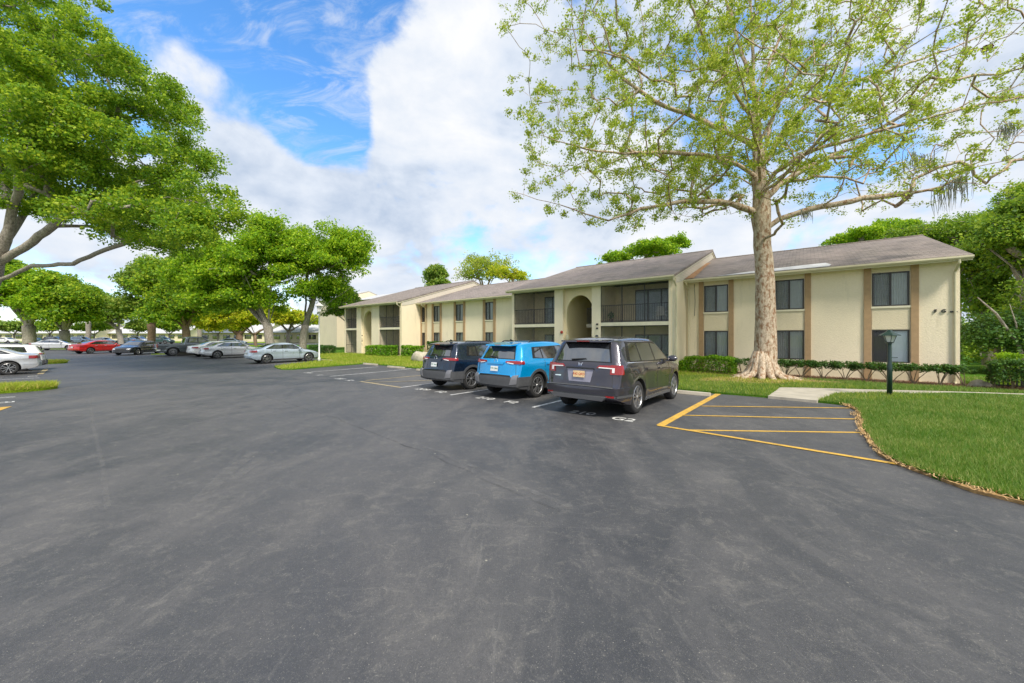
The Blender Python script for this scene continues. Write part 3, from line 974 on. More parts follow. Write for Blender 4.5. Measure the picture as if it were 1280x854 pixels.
def gable(x, face, te, front, siding=True, wallmat='stucco'):
    """gable wall at x (face +1 right, -1 left)"""
    th = .2*face
    tb = 2*RIDGE-te; zR = roofz(RIDGE, te)-.12
    tf, tk = front, 2*RIDGE-front
    zf = zR-SL*(RIDGE-tf)
    zlow = H_EAVE+.0
    p = Part()
    p.prism([(x, tf, 0), (x, tk, 0), (x, tk, zf), (x, RIDGE, zR), (x, tf, zf)], (-th, 0, 0))
    p.done('gable_wall', M[wallmat])
    if siding:
        q = Part()
        zfz = lambda t: zR-SL*abs(RIDGE-t)-.012
        q.prism([(x+.004*face, tf+.05, zfz(tf+.05)-.42), (x+.004*face, tf+.9, zfz(tf+.9)-.42-.1), (x+.004*face, RIDGE, zfz(RIDGE)-1.2), (x+.004*face, tk-.9, zfz(tk-.9)-.5), (x+.004*face, tk-.9, zfz(tk-.9)), (x+.004*face, RIDGE, zfz(RIDGE)), (x+.004*face, tf+.05, zfz(tf+.05))], (.022*face, 0, 0))
        q.done('siding', M['siding'])
    # barge boards
    f = Part()
    for s in (0, 1):
        t0, t1 = (te-.02, RIDGE) if s == 0 else (RIDGE, tb+.02)
        z0 = roofz(te, te)-.0 if s == 0 else zR+.12
        z1 = zR+.12 if s == 0 else roofz(te, te)
        f.prism([(x+.03*face, t0, z0-.20), (x+.03*face, t1, z1-.20), (x+.03*face, t1, z1-.015), (x+.03*face, t0, z0-.015)], (.045*face, 0, 0))
    f.done('barge_board', M['white'])

def balcony(x0, x1, nm, doorside=0, stuff=True):
    """screened two storey loggia between x0 and x1, front at -2.24"""
    F = -2.24
    Part().box((x0, F-.01, 2.56), (x1, F+.14, 2.76)).done('slab_edge', M['white'])
    Part().box((x0, F+.14, 2.58), (x1, 0, 2.74)).done('balcony_floor', M['stucco_in'])
    Part().box((x0, F, .0), (x1, F+.12, .12)).done('kerb', M['white'])
    Part().box((x0, F+.02, 4.93), (x1, F+.12, 5.10)).done('header', M['white'])
    Part().box((x0, 0, 0), (x1, .2, 5.1)).done('back_wall', M['stucco_in'])
    s = Part().box((x0, F+.05, .12), (x1, F+.052, 2.56)); s.box((x0, F+.05, 2.76), (x1, F+.052, 4.93)); s.done('insect_screen', M['screen'])
    fr = Part()
    for i in range(nm+1):
        x = x0+(x1-x0)*i/nm
        for z0, z1 in ((.12, 2.56), (2.76, 4.93)):
            xa = max(x0, x-.025); xb = min(x1, x+.025)
            fr.box((xa, F+.02, z0), (xb, F+.048, z1))
    for z in (.13, 2.51, 2.765, 4.885): fr.box((x0+.03, F+.022, z), (x1-.03, F+.046, z+.045))
    fr.box((x0+.03, F+.024, .95), (x1-.03, F+.044, .99))
    fr.done('screen_frame', M['rail'])
    for zb in (2.76,):
        ra = Part()
        ra.box((x0, F+.10, zb+.98), (x1, F+.14, zb+1.02)); ra.box((x0, F+.10, zb+.08), (x1, F+.14, zb+.11))
        n = int((x1-x0)/.125)
        for i in range(1, n):
            x = x0+(x1-x0)*i/n; ra.box((x-.009, F+.11, zb+.11), (x+.009, F+.128, zb+.98))
        ra.done('railing', M['rail'])
    # sliding doors on the back wall
    for z0 in (.06, 2.80):
        dx0 = x0+(x1-x0)*.33; dx1 = x1-.25
        d = Part(); zt = z0+2.0
        d.box((dx0, -.05, zt-.06), (dx1, -.005, zt)); d.box((dx0, -.05, z0), (dx1, -.005, z0+.05))
        for i in range(4):
            x = dx0+(dx1-dx0)*i/3; d.box((max(dx0, x-.035), -.05, z0+.05), (min(dx1, x+.035), -.005, zt-.06))
        o = d.done('sliding_door', M['dkframe'])
        Part().box((dx0+.035, -.03, z0+.05), (dx1-.035, -.027, zt-.06)).done('pane', M['glass'], o)
        c = Part(); n = 20; L = []
        for i in range(n*3+1):
            q = i/(n*3); L.append((dx0+.04+(dx1-dx0-.08)*q, -.015+.005*math.sin(q*n*2*PI)))
        k = len(L); c.add([(x, y, z0+.06) for x, y in L]+[(x, y, zt-.07) for x, y in L], [(i, i+1, k+i+1, k+i) for i in range(k-1)])
        c.done('curtain', M['curtain'], o)

def arch(x0, x1, stairs_side):
    F = -2.24; t0 = F+.22
    zs, zt = 3.40, 4.52
    n = 28; p = Part()
    xa, xb = x0+.14, x1-.02
    p.box((x0, t0, 0), (xa, t0+.22, 5.06)); p.box((xb, t0, 0), (x1, t0+.22, 5.06))
    for i in range(n):
        q0 = -1+2*i/n; q1 = -1+2*(i+1)/n
        za = zs+(zt-zs)*math.sqrt(max(0, 1-q0*q0)); zb = zs+(zt-zs)*math.sqrt(max(0, 1-q1*q1))
        A = xa+(xb-xa)*(q0+1)/2; B = xa+(xb-xa)*(q1+1)/2
        vs = [(A, t0, za), (B, t0, zb), (B, t0, 5.06), (A, t0, 5.06), (A, t0+.22, za), (B, t0+.22, zb), (B, t0+.22, 5.06), (A, t0+.22, 5.06)]
        p.add(vs, [(0, 1, 2, 3), (7, 6, 5, 4), (0, 4, 5, 1)])
    p.done('arch_wall', M['stucco_in'])
    # stairwell
    q = Part()
    q.box((x0-.02, t0+.22, 0), (x0+.12, 14.5, 5.3)); q.box((x1-.06, t0+.22, 0), (x1+.08, 14.5, 5.3)); q.box((x0+.12, t0+.22, 5.12), (x1-.06, 14.5, 5.2))
    q.done('stairwell_wall', M['stucco_in'])
    Part().box((x0+.95, -.9, 2.52), (x1-.07, 7.5, 2.74)).done('landing', M['concrete'])
    ra = Part(); ra.box((x0+.97, -.88, 3.72), (x0+1.0, 4.4, 3.76)); ra.box((x0+.97, -.88, 3.72), (x1-.08, -.85, 3.76))
    for i in range(34): ra.box((x0+.975, -.86+i*.155, 2.74), (x0+.995, -.845+i*.155, 3.72))
    for i in range(7): ra.box((x0+1.05+i*.14, -.875, 2.74), (x0+1.068+i*.14, -.855, 3.72))
    ra.done('landing_railing', M['rail'])
    stp = Part()
    for i in range(13): stp.box((x0+.14, 3.9-i*.3, 2.5-.185*(i+1)), (x0+.93, 4.2-i*.3, 2.55-.185*(i+1)))
    stp.prism([(x0+.13, 4.1, 2.45), (x0+.13, .2, .03), (x0+.13, .2, -.0+.0), (x0+.13, .5, 0), (x0+.13, 4.1, 2.2)], (.04, 0, 0))
    stp.done('stairs', M['concrete'])
    dr = Part().box((x1-.10, .6, 2.76), (x1-.065, 1.5, 4.7)); dr.box((x1-.10, .6, .06), (x1-.065, 1.5, 2.0)); dr.done('entry_door', M['dkframe'])

def pier(x0, x1, mat='stucco', fwd=0.03):
    Part().box((x0, -2.24-fwd, 0), (x1, -1.7, 5.02)).done('pier', M[mat])

def block(xr, w):
    """projecting section, right edge at xr (negative), w: widths of right pier, balcony, pier, arch, pier, balcony, pier"""
    x = xr
    edges = [xr]
    for v in w: edges.append(edges[-1]-v)
    e = edges
    gable(e[0], 1, TE_P, -2.24)
    gable(e[-1], -1, TE_P, -2.24, siding=False)
    Part().box((e[1], -2.27, 0), (e[0]-.201, -1.9, 5.02)).done('pier', M['stucco'])
    balcony(e[2], e[1], 3)
    pier(e[3], e[2]); arch(e[4], e[3], 0); pier(e[5], e[4]); balcony(e[6], e[5], 2)
    Part().box((e[7]+.201, -2.27, 0), (e[6], -1.9, 5.02)).done('pier', M['stucco'])
    # cross walls
    c = Part()
    for k in (2, 5):
        c.box((min(e[k], e[k+1])+.0, -1.7, 0), (max(e[k], e[k+1])-.0, 0, 5.1)) if abs(e[k]-e[k+1]) < 1.6 else None
    c.done('cross_wall', M['stucco_in'])
    roof(e[7]-.1, e[0]+.1, TE_P)
    return e

wins_r = [(-2.54, -1.39), (-6.05, -4.9), (-9.26, -8.1)]
wing(-10.2, 0, wins_r, {(2, 0): ('blind', 'window with a white blind behind the right half'), (0, 1): ('curtain', None)})
roof(-10.19, .22, TE_W)
gable(0.0, 1, TE_W, .26, siding=False)
eR = block(-10.2, [.32, 3.87, .57, 2.01, .63, 3.33, .22])
wing(-34.3, -21.15, [(-26.0+.26, -24.6-.28), (-29.3, -28.4), (-32.35, -31.5), (-34.1, -33.65)])
roof(-34.29, -21.16, TE_W)
eL = block(-34.3, [.2, 3.45, 1.4, 2.0, .9, 2.3, .3])
roof_low = None
downspout(-.14, 0, TE_W); downspout(-10.05, -.02, TE_W); downspout(-10.12, -2.27, TE_P)
downspout(-33.45, 0, TE_W); downspout(-21.2-.15, 0, TE_W); downspout(-34.2, -2.27, TE_P)
# thin cables down the wall beside the first joint
Part().tube([(-9.75, -.03, 4.9), (-9.72, -.03, 3.9), (-9.75, -.03, 3.1)], .012, 4).done('cable', M['rail'])
# pale coating patch on the lower roof edge
def roof_sheet(pts, mat, name, te=TE_W, lift=.012):
    mb = Part(); V = [(x, t, roofz(t, te)+lift+.01) for x, t in pts]
    mb.add(V, [tuple(range(len(V)))]); o = mb.done(name, mat)
    if o.data.polygons[0].normal.z < 0: o.data.flip_normals()
    return o
roof_sheet([(-8.6, TE_W+.02), (-4.0, TE_W+.02), (-3.9, TE_W+.5), (-4.1, TE_W+1.15), (-5.3, TE_W+1.0), (-6.9, TE_W+.62)], M['membrane'], 'roof_patch')
M['rust'] = simple('rusty roof stain', (.36, .20, .10), .9, var=.4, scale=6)
roof_sheet([(-10.15, TE_W+.05), (-9.7, TE_W+.05), (-9.75, 1.0), (-9.85, 3.0), (-9.9, 5.4), (-10.15, 5.4)], M['rust'], 'roof_stain')

def wall_text(body, x, z, size):
    o = text('wall_letter', body, size, (x, -.025, z), 0, M['blackp'], .02, APT, PI/2)
    return o
wall_text('F', -.66, 2.55+.45, .19); wall_text('G', -.44, 3.0, .19)
ar = Part(); ar.prism([(-.27, -.02, 2.99), (-.15, -.02, 2.99), (-.15, -.02, 3.03), (-.06, -.02, 2.955), (-.15, -.02, 2.90), (-.15, -.02, 2.935), (-.27, -.02, 2.935)], (0, -.03, 0)); ar.done('wall_arrow', M['blackp'])
for z in (2.62, 2.38):
    Part().box((-14.66, -2.32, z), (-14.54, -2.275, z+.1)).done('number_plaque', M['blackp'])
for z in (1.9, 1.35):
    Part().box((-41.15, -2.32, z), (-41.03, -2.275, z+.12)).done('number_plaque', M['blackp'])

# small fixtures
def at_b(o, x, t, z): o.matrix_world = BMAT @ Matrix.Translation((x, t, z)); return o
def bell(x, z, lab):
    root = at_b(empty('fire_bell'), x, -2.28, z)
    MB().lathe([(0, -.07), (.06, -.065), (.09, -.045), (.1, -.015), (.1, 0)], axis='y', n=20).build('gong', M['red'], root, True)
    MB().box((-.05, -.0, -.05), (.05, .012, .05)).build('back_box', M['red'], root)
    tag(root, lab, 'fire bell')
bell(-17.05, 2.2, 'small round red fire bell on the entry pier left of the near arch')
bell(-17.05, 1.35, 'small red alarm box low on the entry pier left of the near arch')
def conduit():
    root = at_b(empty('meter_box'), -16.75, -2.03, 1.9)
    MB().box((-.09, -.1, -.14), (.09, 0, .14)).build('box', M['gutter'], root)
    MB().tube([(0, -.05, .14), (0, -.05, .5)], .015, 6).build('conduit', M['gutter'], root)
    tag(root, 'small beige meter box with a thin conduit inside the near arch', 'meter box')
conduit()
# balcony furniture
def patio_chair(x, t, rz, lab, mat='whitem'):
    root = at_b(empty('patio_chair'), x, t, 2.745)
    root.matrix_world = root.matrix_world @ Matrix.Rotation(rz, 4, 'Z')
    MB().box((-.24, -.24, .38), (.24, .24, .41)).build('seat', M[mat], root)
    b = MB(); b.prism([(-.24, .22, .41), (.24, .22, .41), (.2, .32, .92), (-.2, .32, .92)], (0, .025, 0)); b.build('backrest', M[mat], root)
    for sx in (-1, 1):
        for sy in (-1, 1):
            MB().tube([(sx*.21, sy*.21, .38), (sx*.25, sy*.26, 0)], .018, 6).build('leg', M[mat], root)
        MB().box((sx*.26-.025, -.24, .6), (sx*.26+.025, .26, .625)).build('armrest', M[mat], root)
    tag(root, lab, 'chair')
patio_chair(-11.15, -1.35, .5, 'white plastic chair on the upper balcony right of the near arch')
patio_chair(-36.2, -1.2, -.6, 'dark chair on the upper balcony of the far block', 'rail')
def pot_plant(x, t, lab):
    root = at_b(empty('pot_plant'), x, t, 2.745)
    MB().lathe([(0, 0), (.1, 0), (.14, .24), (.12, .24), (.09, .2), (0, .2)], n=14).build('pot', M['bark_br'], root, True)
    rg = np.random.default_rng(3)
    V = leaves_np(np.array([[0, 0, .45]]), np.array([.2]), 160, .1, rg, 1.2, .2)
    npmesh('foliage', V, 4, M['hedgedk'], root)
    tag(root, lab, 'plant')
pot_plant(-13.95, -1.75, 'dark leafy pot plant at the left end of the near upper balcony')

# ------------------------------------------------------------------ building behind, three storeys
def rear_block():
    p0 = atd(421, 434, 60)
    Mx = Matrix.Translation((p0.x, p0.y, -.35)) @ Matrix.Rotation(BROT, 4, 'Z')
    root = empty('apartment_block', mat=Mx)
    m = MB()
    m.prism([(-6.5, 0, 0), (0, 0, 0), (0, 0, 7.9), (-6.5, 0, 7.9)], (0, .3, 0))
    m.prism([(0, .3, 0), (0, 11, 0), (0, 11, 7.9), (0, 5.6, 9.6), (0, .3, 7.9)], (-.3, 0, 0))
    m.box((-6.5, .3, 0), (-6.2, 11, 7.9)); m.box((-6.5, 10.7, 0), (-.3, 11, 7.9))
    m.box((.01, 2.3, 0), (9, 2.6, 7.6))
    m.build('wall', M['stucco_far'], root)
    r = MB()
    r.prism([(-6.8, -.4, 7.85), (-6.8, 5.6, 9.75), (-6.8, 11.4, 7.85), (-6.8, 5.6, 9.6)], (6.85, 0, 0))
    r.prism([(.02, 1.8, 7.6), (.02, 6.6, 9.0), (.02, 11.4, 7.6), (.02, 6.6, 8.9)], (9.3, 0, 0))
    r.build('roof', M['roofwhite'], root)
    b = MB().box((.05, 2.24, 2.35), (3.0, 2.3, 2.95)); b.box((.05, 2.24, 5.0), (3.0, 2.3, 5.6)); b.build('tan_band', M['stucco_in'], root)
    for x in (.25, 1.6, 3.4, 5.2, 7):
        for z in (.7, 3.15, 5.8):
            f = MB().box((x, 2.2, z), (x+1.1, 2.28, z+1.4)); w = f.build('window', M['dkframe'], root)
            MB().box((x+.05, 2.17, z+.05), (x+.52, 2.198, z+1.35)).box((x+.58, 2.17, z+.05), (x+1.05, 2.198, z+1.35)).build('pane', M['curtain'], w)
    MB().box((-.02, -.5, 7.0), (1.4, 2.2, 7.1)).build('canopy', M['whitem'], root)
    tag(root, 'pale three storey apartment block peeking out beyond the far end of the long building', 'apartment building')
rear_block()

def long_house(name, px0, px1, Y0, Y1, hw, hr, label, nwin, wall='stucco_far', dep=12):
    a = Vector(((px0-640)/FOC*Y0, Y0, -.35)); b = Vector(((px1-640)/FOC*Y1, Y1, -.35))
    L = (b-a).length; rz = math.atan2(b.y-a.y, b.x-a.x)
    root = empty(name, a, rz)
    m = MB()
    m.box((0, 0, 0), (L, .3, hw)); m.box((0, dep-.3, 0), (L, dep, hw))
    for x in (0, L-.3): m.prism([(x, .3, 0), (x, dep-.3, 0), (x, dep-.3, hw), (x, dep/2, hr-.15), (x, .3, hw)], (.3, 0, 0))
    m.build('wall', M[wall], root)
    r = MB()
    r.prism([(-.5, -.8, hw-.1), (-.5, dep/2, hr), (-.5, dep+.8, hw-.1), (-.5, dep/2, hr-.15)], (L+1, 0, 0)); r.build('roof', M['roofwhite'], root)
    for i in range(nwin):
        x = L*(i+.5)/nwin
        w = MB().box((x-1, -.06, .9), (x+1, .0, 2.1)).build('window', M['dkframe'], root)
        MB().box((x-.9, -.09, 1.0), (x-.05, -.062, 2.0)).box((x+.05, -.09, 1.0), (x+.9, -.062, 2.0)).build('pane', M['carglass'], w)
    tag(root, label, 'building')
long_house('low_house', -60, 120, 118, 118, 2.7, 6.2, 'long low cream building with a big white roof seen behind the far left trees', 14)
long_house('low_house', 138, 232, 122, 122, 2.7, 6.0, 'white roofed low building visible between trunks behind the black car', 8)
long_house('low_house', 250, 330, 112, 112, 2.8, 6.0, 'pale low building glimpsed behind the yellow leaved trees', 6)
long_house('low_house', 338, 398, 100, 100, 2.8, 5.0, 'pale low building glimpsed between the two oak trunks and the white lamp', 4)

# ------------------------------------------------------------------ lamps
def lamp_green():
    p = at(1112, 498, .05)
    root = empty('street_lamp', p)
    MB().lathe([(0, 0), (.062, 0), (.06, .9), (.048, .95), (.042, 1.5), (.042, 1.52), (.05, 1.54), (.05, 1.58), (0, 1.58)], n=16).build('post', M['green'], root, True)
    MB().tube([(.05, 0, 1.14), (.23, 0, 1.14)], .012, 6).build('ladder_bar', M['green'], root)
    hd = MB()
    hd.lathe([(.05, 1.56), (.085, 1.58), (.085, 1.6), (.06, 1.6)], n=8)
    for k in range(6):
        a = k*PI/3
        hd.tube([(.085*math.cos(a), .085*math.sin(a), 1.59), (.155*math.cos(a), .155*math.sin(a), 1.80)], .009, 4)
    f = hd.build('lantern_frame', M['green'], root)
    MB().lathe([(.075, 1.60), (.145, 1.79)], n=6).build('lantern_glass', M['lampwhite'], f)
    MB().lathe([(.0, 1.95), (.05, 1.945), (.10, 1.89), (.11, 1.885), (.24, 1.80), (.245, 1.785), (.15, 1.79), (0, 1.80)], n=6).build('cap', M['green'], root)
    tag(root, 'dark green post lamp with six sided lantern standing on the lawn', 'street lamp')
lamp_green()
def lamp_white(p, h, lab):
    root = empty('street_lamp', p)
    MB().lathe([(0, 0), (.09, 0), (.09, .3), (.05, .34), (.045, h-.7), (.08, h-.68), (0, h-.68)], n=12).build('post', M['whitem'], root, True)
    hd = MB()
    for k in range(6):
        a = k*PI/3; hd.tube([(.10*math.cos(a), .10*math.sin(a), h-.66), (.19*math.cos(a), .19*math.sin(a), h-.25)], .014, 4)
    hd.lathe([(.05, h-.68), (.12, h-.66), (.12, h-.63), (.05, h-.63)], n=6)
    f = hd.build('lantern_frame', M['whitem'], root)
    MB().lathe([(.09, h-.64), (.17, h-.27)], n=6).build('lantern_glass', M['lampwhite'], f)
    MB().lathe([(0, h), (.07, h-.02), (.12, h-.10), (.3, h-.22), (.3, h-.25), (0, h-.25)], n=6).build('cap', M['whitem'], root)
    tag(root, lab, 'street lamp')
lamp_white(at(399, 453.5, .05), 4.35, 'tall white post lamp with lantern head by the nose of the blue silver sedan')
lamp_white(Vector((-64.0, 78, -.35)), 4.6, 'distant white post lamp between the pickup and the oak with two trunks')

# utility box / boulders
def boulder(p, s, lab, seed):
    bm = bmesh.new(); bmesh.ops.create_icosphere(bm, subdivisions=3, radius=1)
    r = random.Random(seed); o3 = Vector((r.uniform(0, 9), r.uniform(0, 9), 0))
    from mathutils import noise as mn
    for v in bm.verts:
        d = mn.noise(v.co*1.3+o3)*.35+mn.noise(v.co*3+o3)*.1
        v.co = v.co*(1+d); v.co.x *= s[0]; v.co.y *= s[1]; v.co.z = max(-.05, v.co.z*s[2]+s[2]*.5)
    me = bpy.data.meshes.new('boulder'); bm.to_mesh(me); bm.free()
    o = link('boulder', me, M['stone'], smooth=True); o.location = p
    return tag(o, lab, 'boulder')
boulder(at(527, 452.5, .04), (.75, .5, .5), 'large pale boulder on the lawn beside the navy SUV', 3)
boulder(at(232, 444, .04), (.8, .6, .35), 'pale boulder on the small grass island beside the pickup', 5)
boulder(Vector(bl(.35, -.6, .0)), (.38, .22, .2), 'brown rounded rock at the right corner of the apartment', 8)
def slat_panel():
    root = empty('slat_fence', mat=BMAT @ Matrix.Translation((.75, -.2, 0)))
    for x in (0, .75, 1.5): MB().box((x-.03, 0, 0), (x+.03, .06, .85)).build('post', M['rail'], root)
    m = MB()
    for i in range(14): m.box((.05+i*.105, .0, .08), (.09+i*.105, .03, .8))
    m.box((.03, -.02, .1), (1.47, 0, .14)); m.box((.03, -.02, .72), (1.47, 0, .76))
    m.build('slats', M['rail'], root)
    tag(root, 'low dark slatted fence panel behind the hedge right of the apartment corner', 'fence')
slat_panel()

# ------------------------------------------------------------------ hedges and shrubs
def hedge(x0, x1, t0, t1, h, lab, leaf, n, size, seed, base=.05, mat=None):
    root = empty('hedge', mat=(mat or BMAT) @ Matrix.Translation(((x0+x1)/2, (t0+t1)/2, 0)))
    rg = np.random.default_rng(seed)
    W, D = (x1-x0)/2, (t1-t0)/2
    k = n
    u = rg.uniform(-1, 1, (k, 3)); ax = rg.choice(3, k, p=[.15, .4, .45])
    sgn = np.where(rg.random(k) < .5, -1, 1)
    for a in range(3):
        m_ = ax == a; u[m_, a] = sgn[m_]*(1-np.abs(rg.normal(0, .09, m_.sum())))
    u[:, 2] = np.where(ax == 2, np.abs(u[:, 2]), u[:, 2])
    P = u*np.array([W, D, (h-base)/2])+np.array([0, 0, (h+base)/2])
    P += (np.sin(P[:, :1]*3.1+seed)*.04+np.sin(P[:, :1]*7.7+1)*.03)*np.array([0, 1, 1])+rg.normal(0, .03, (k, 3))
    V = leaves_np(P, np.full(k, .03), k, size, rg, 1, .35)
    npmesh('foliage', V, 4, leaf, root)
    core = MB()
    r = random.Random(seed); nn = max(3, int((x1-x0)*3))
    for i in range(nn):
        x = -W+.1+(2*W-.2)*i/(nn-1)
        for q in range(3):
            core.tube([(x, 0, 0), (x+r.uniform(-.1, .1), r.uniform(-.1, .1), h*.4), (x+r.uniform(-.25, .25), r.uniform(-D*.7, D*.7), h*.85)], [.018, .013, .006], 5)
    core.build('stems', M['twig'], root)
    tag(root, lab, 'hedge')
hedge(-9.95, -7.6, -1.45, -.45, .86, 'bright green clipped hedge under the left window of the right wing', M['hedge'], 9000, .075, 1)
hedge(-10.6, -9.95, -1.6, -1.0, .55, 'small light green shrub at the foot of the downspout', M['hedge'], 2500, .08, 2)
hedge(-38.2, -34.4, -3.6, -2.6, .98, 'clipped green hedge before the far block balcony, left of the two', M['hedge'], 9000, .11, 3)
hedge(-33.9, -31.9, -2.6, -1.6, .98, 'clipped green hedge before the far wing, right of the two', M['hedge'], 6000, .11, 4)
hedge(-31.6, -30.2, -1.5, -.5, 1.4, 'dark rounded bush against the far wing behind the navy SUV', M['hedgedk'], 4500, .1, 5)
hedge(-47.5, -43.9, -5.0, -3.6, .85, 'low dark bush before the far block, by the pale lawn', M['hedgedk'], 6000, .1, 6)
hedge(-50.5, -46.5, 3, 4.5, 1.0, 'dark clipped hedge along the rear apartment block', M['hedgedk'], 5000, .13, 7)
hedge(-62, -51, 12, 13.5, 1.1, 'long dark hedge in front of the rear apartment block wall', M['hedgedk'], 7000, .16, 8)
hedge(.5, 2.7, -1.6, -.6, 1.05, 'dark hedge right of the apartment corner before the slatted fence', M['hedgedk'], 9000, .075, 9, base=.35)
hedge(1.0, 1.5, -.2, .5, 1.3, 'small bright lime shrub behind the dark hedge at the corner', M['oak_lime'], 1500, .07, 10)
hedge(2.6, 4.8, -1.8, -.3, .8, 'bright green hedge at the right edge beside the dark hedge', M['hedge'], 11000, .08, 11)

def leggy(x, t, h, w, lab, seed):
    root = empty('shrub', mat=BMAT @ Matrix.Translation((x, t, 0)))
    r = random.Random(seed); rg = np.random.default_rng(seed)
    m = MB(); tips = []
    for i in range(5):
        a = r.uniform(0, 2*PI); q = w*r.uniform(.2, .5)
        p1 = Vector((math.cos(a)*q*.35, math.sin(a)*q*.25, h*.35)); p2 = Vector((math.cos(a)*q, math.sin(a)*q*.6, h*.8))
        m.tube([(0, 0, 0), p1, p2], [.022, .016, .007], 5); tips.append(p2)
        for j in range(3):
            p3 = p2.lerp(p1, r.random()*.6)+Vector((r.uniform(-.2, .2), r.uniform(-.12, .12), r.uniform(.05, .2)))
            m.tube([p1.lerp(p2, .4+.5*r.random()), p3], [.009, .004], 4); tips.append(p3)
    m.build('stems', M['twig'], root)
    C = np.array([[p.x, p.y, min(p.z, h*.93)] for p in tips]+[[r.uniform(-w/2, w/2), r.uniform(-.18, .18), h*r.uniform(.68, .93)] for _ in range(16)])
    V = leaves_np(C, np.full(len(C), .14), 1700, .065, rg, .7, .4)
    npmesh('foliage', V, 4, M['hedgedk'], root)
    tag(root, lab, 'shrub', 'leggy clipped shrubs in a row along the apartment wall')
names = ['leggy shrub just left of the big sycamore trunk', 'leggy shrub just right of the big sycamore trunk', 'leggy shrub below the middle window of the right wing',
         'leggy shrub below the tan pilaster right of the middle window', 'leggy shrub against blank wall between middle and right windows, left one', 'leggy shrub against blank wall between middle and right windows, right one',
         'leggy shrub left of the green lamp post below the right window', 'leggy shrub right behind the green lamp post', 'wide leggy shrub under the letters on the wall', 'leggy shrub at the right corner of the apartment wall']
for i, (x, lab) in enumerate(zip((-7.35, -5.6, -5.0, -4.25, -3.5, -2.8, -2.1, -1.45, -.75, -.1), names)):
    leggy(x, -1.05+.05*math.sin(i*3), .88, 1.2, lab, 20+i)
# ------------------------------------------------------------------ vehicles
def interp(x, xs, ys): return float(np.interp(x, xs, ys))

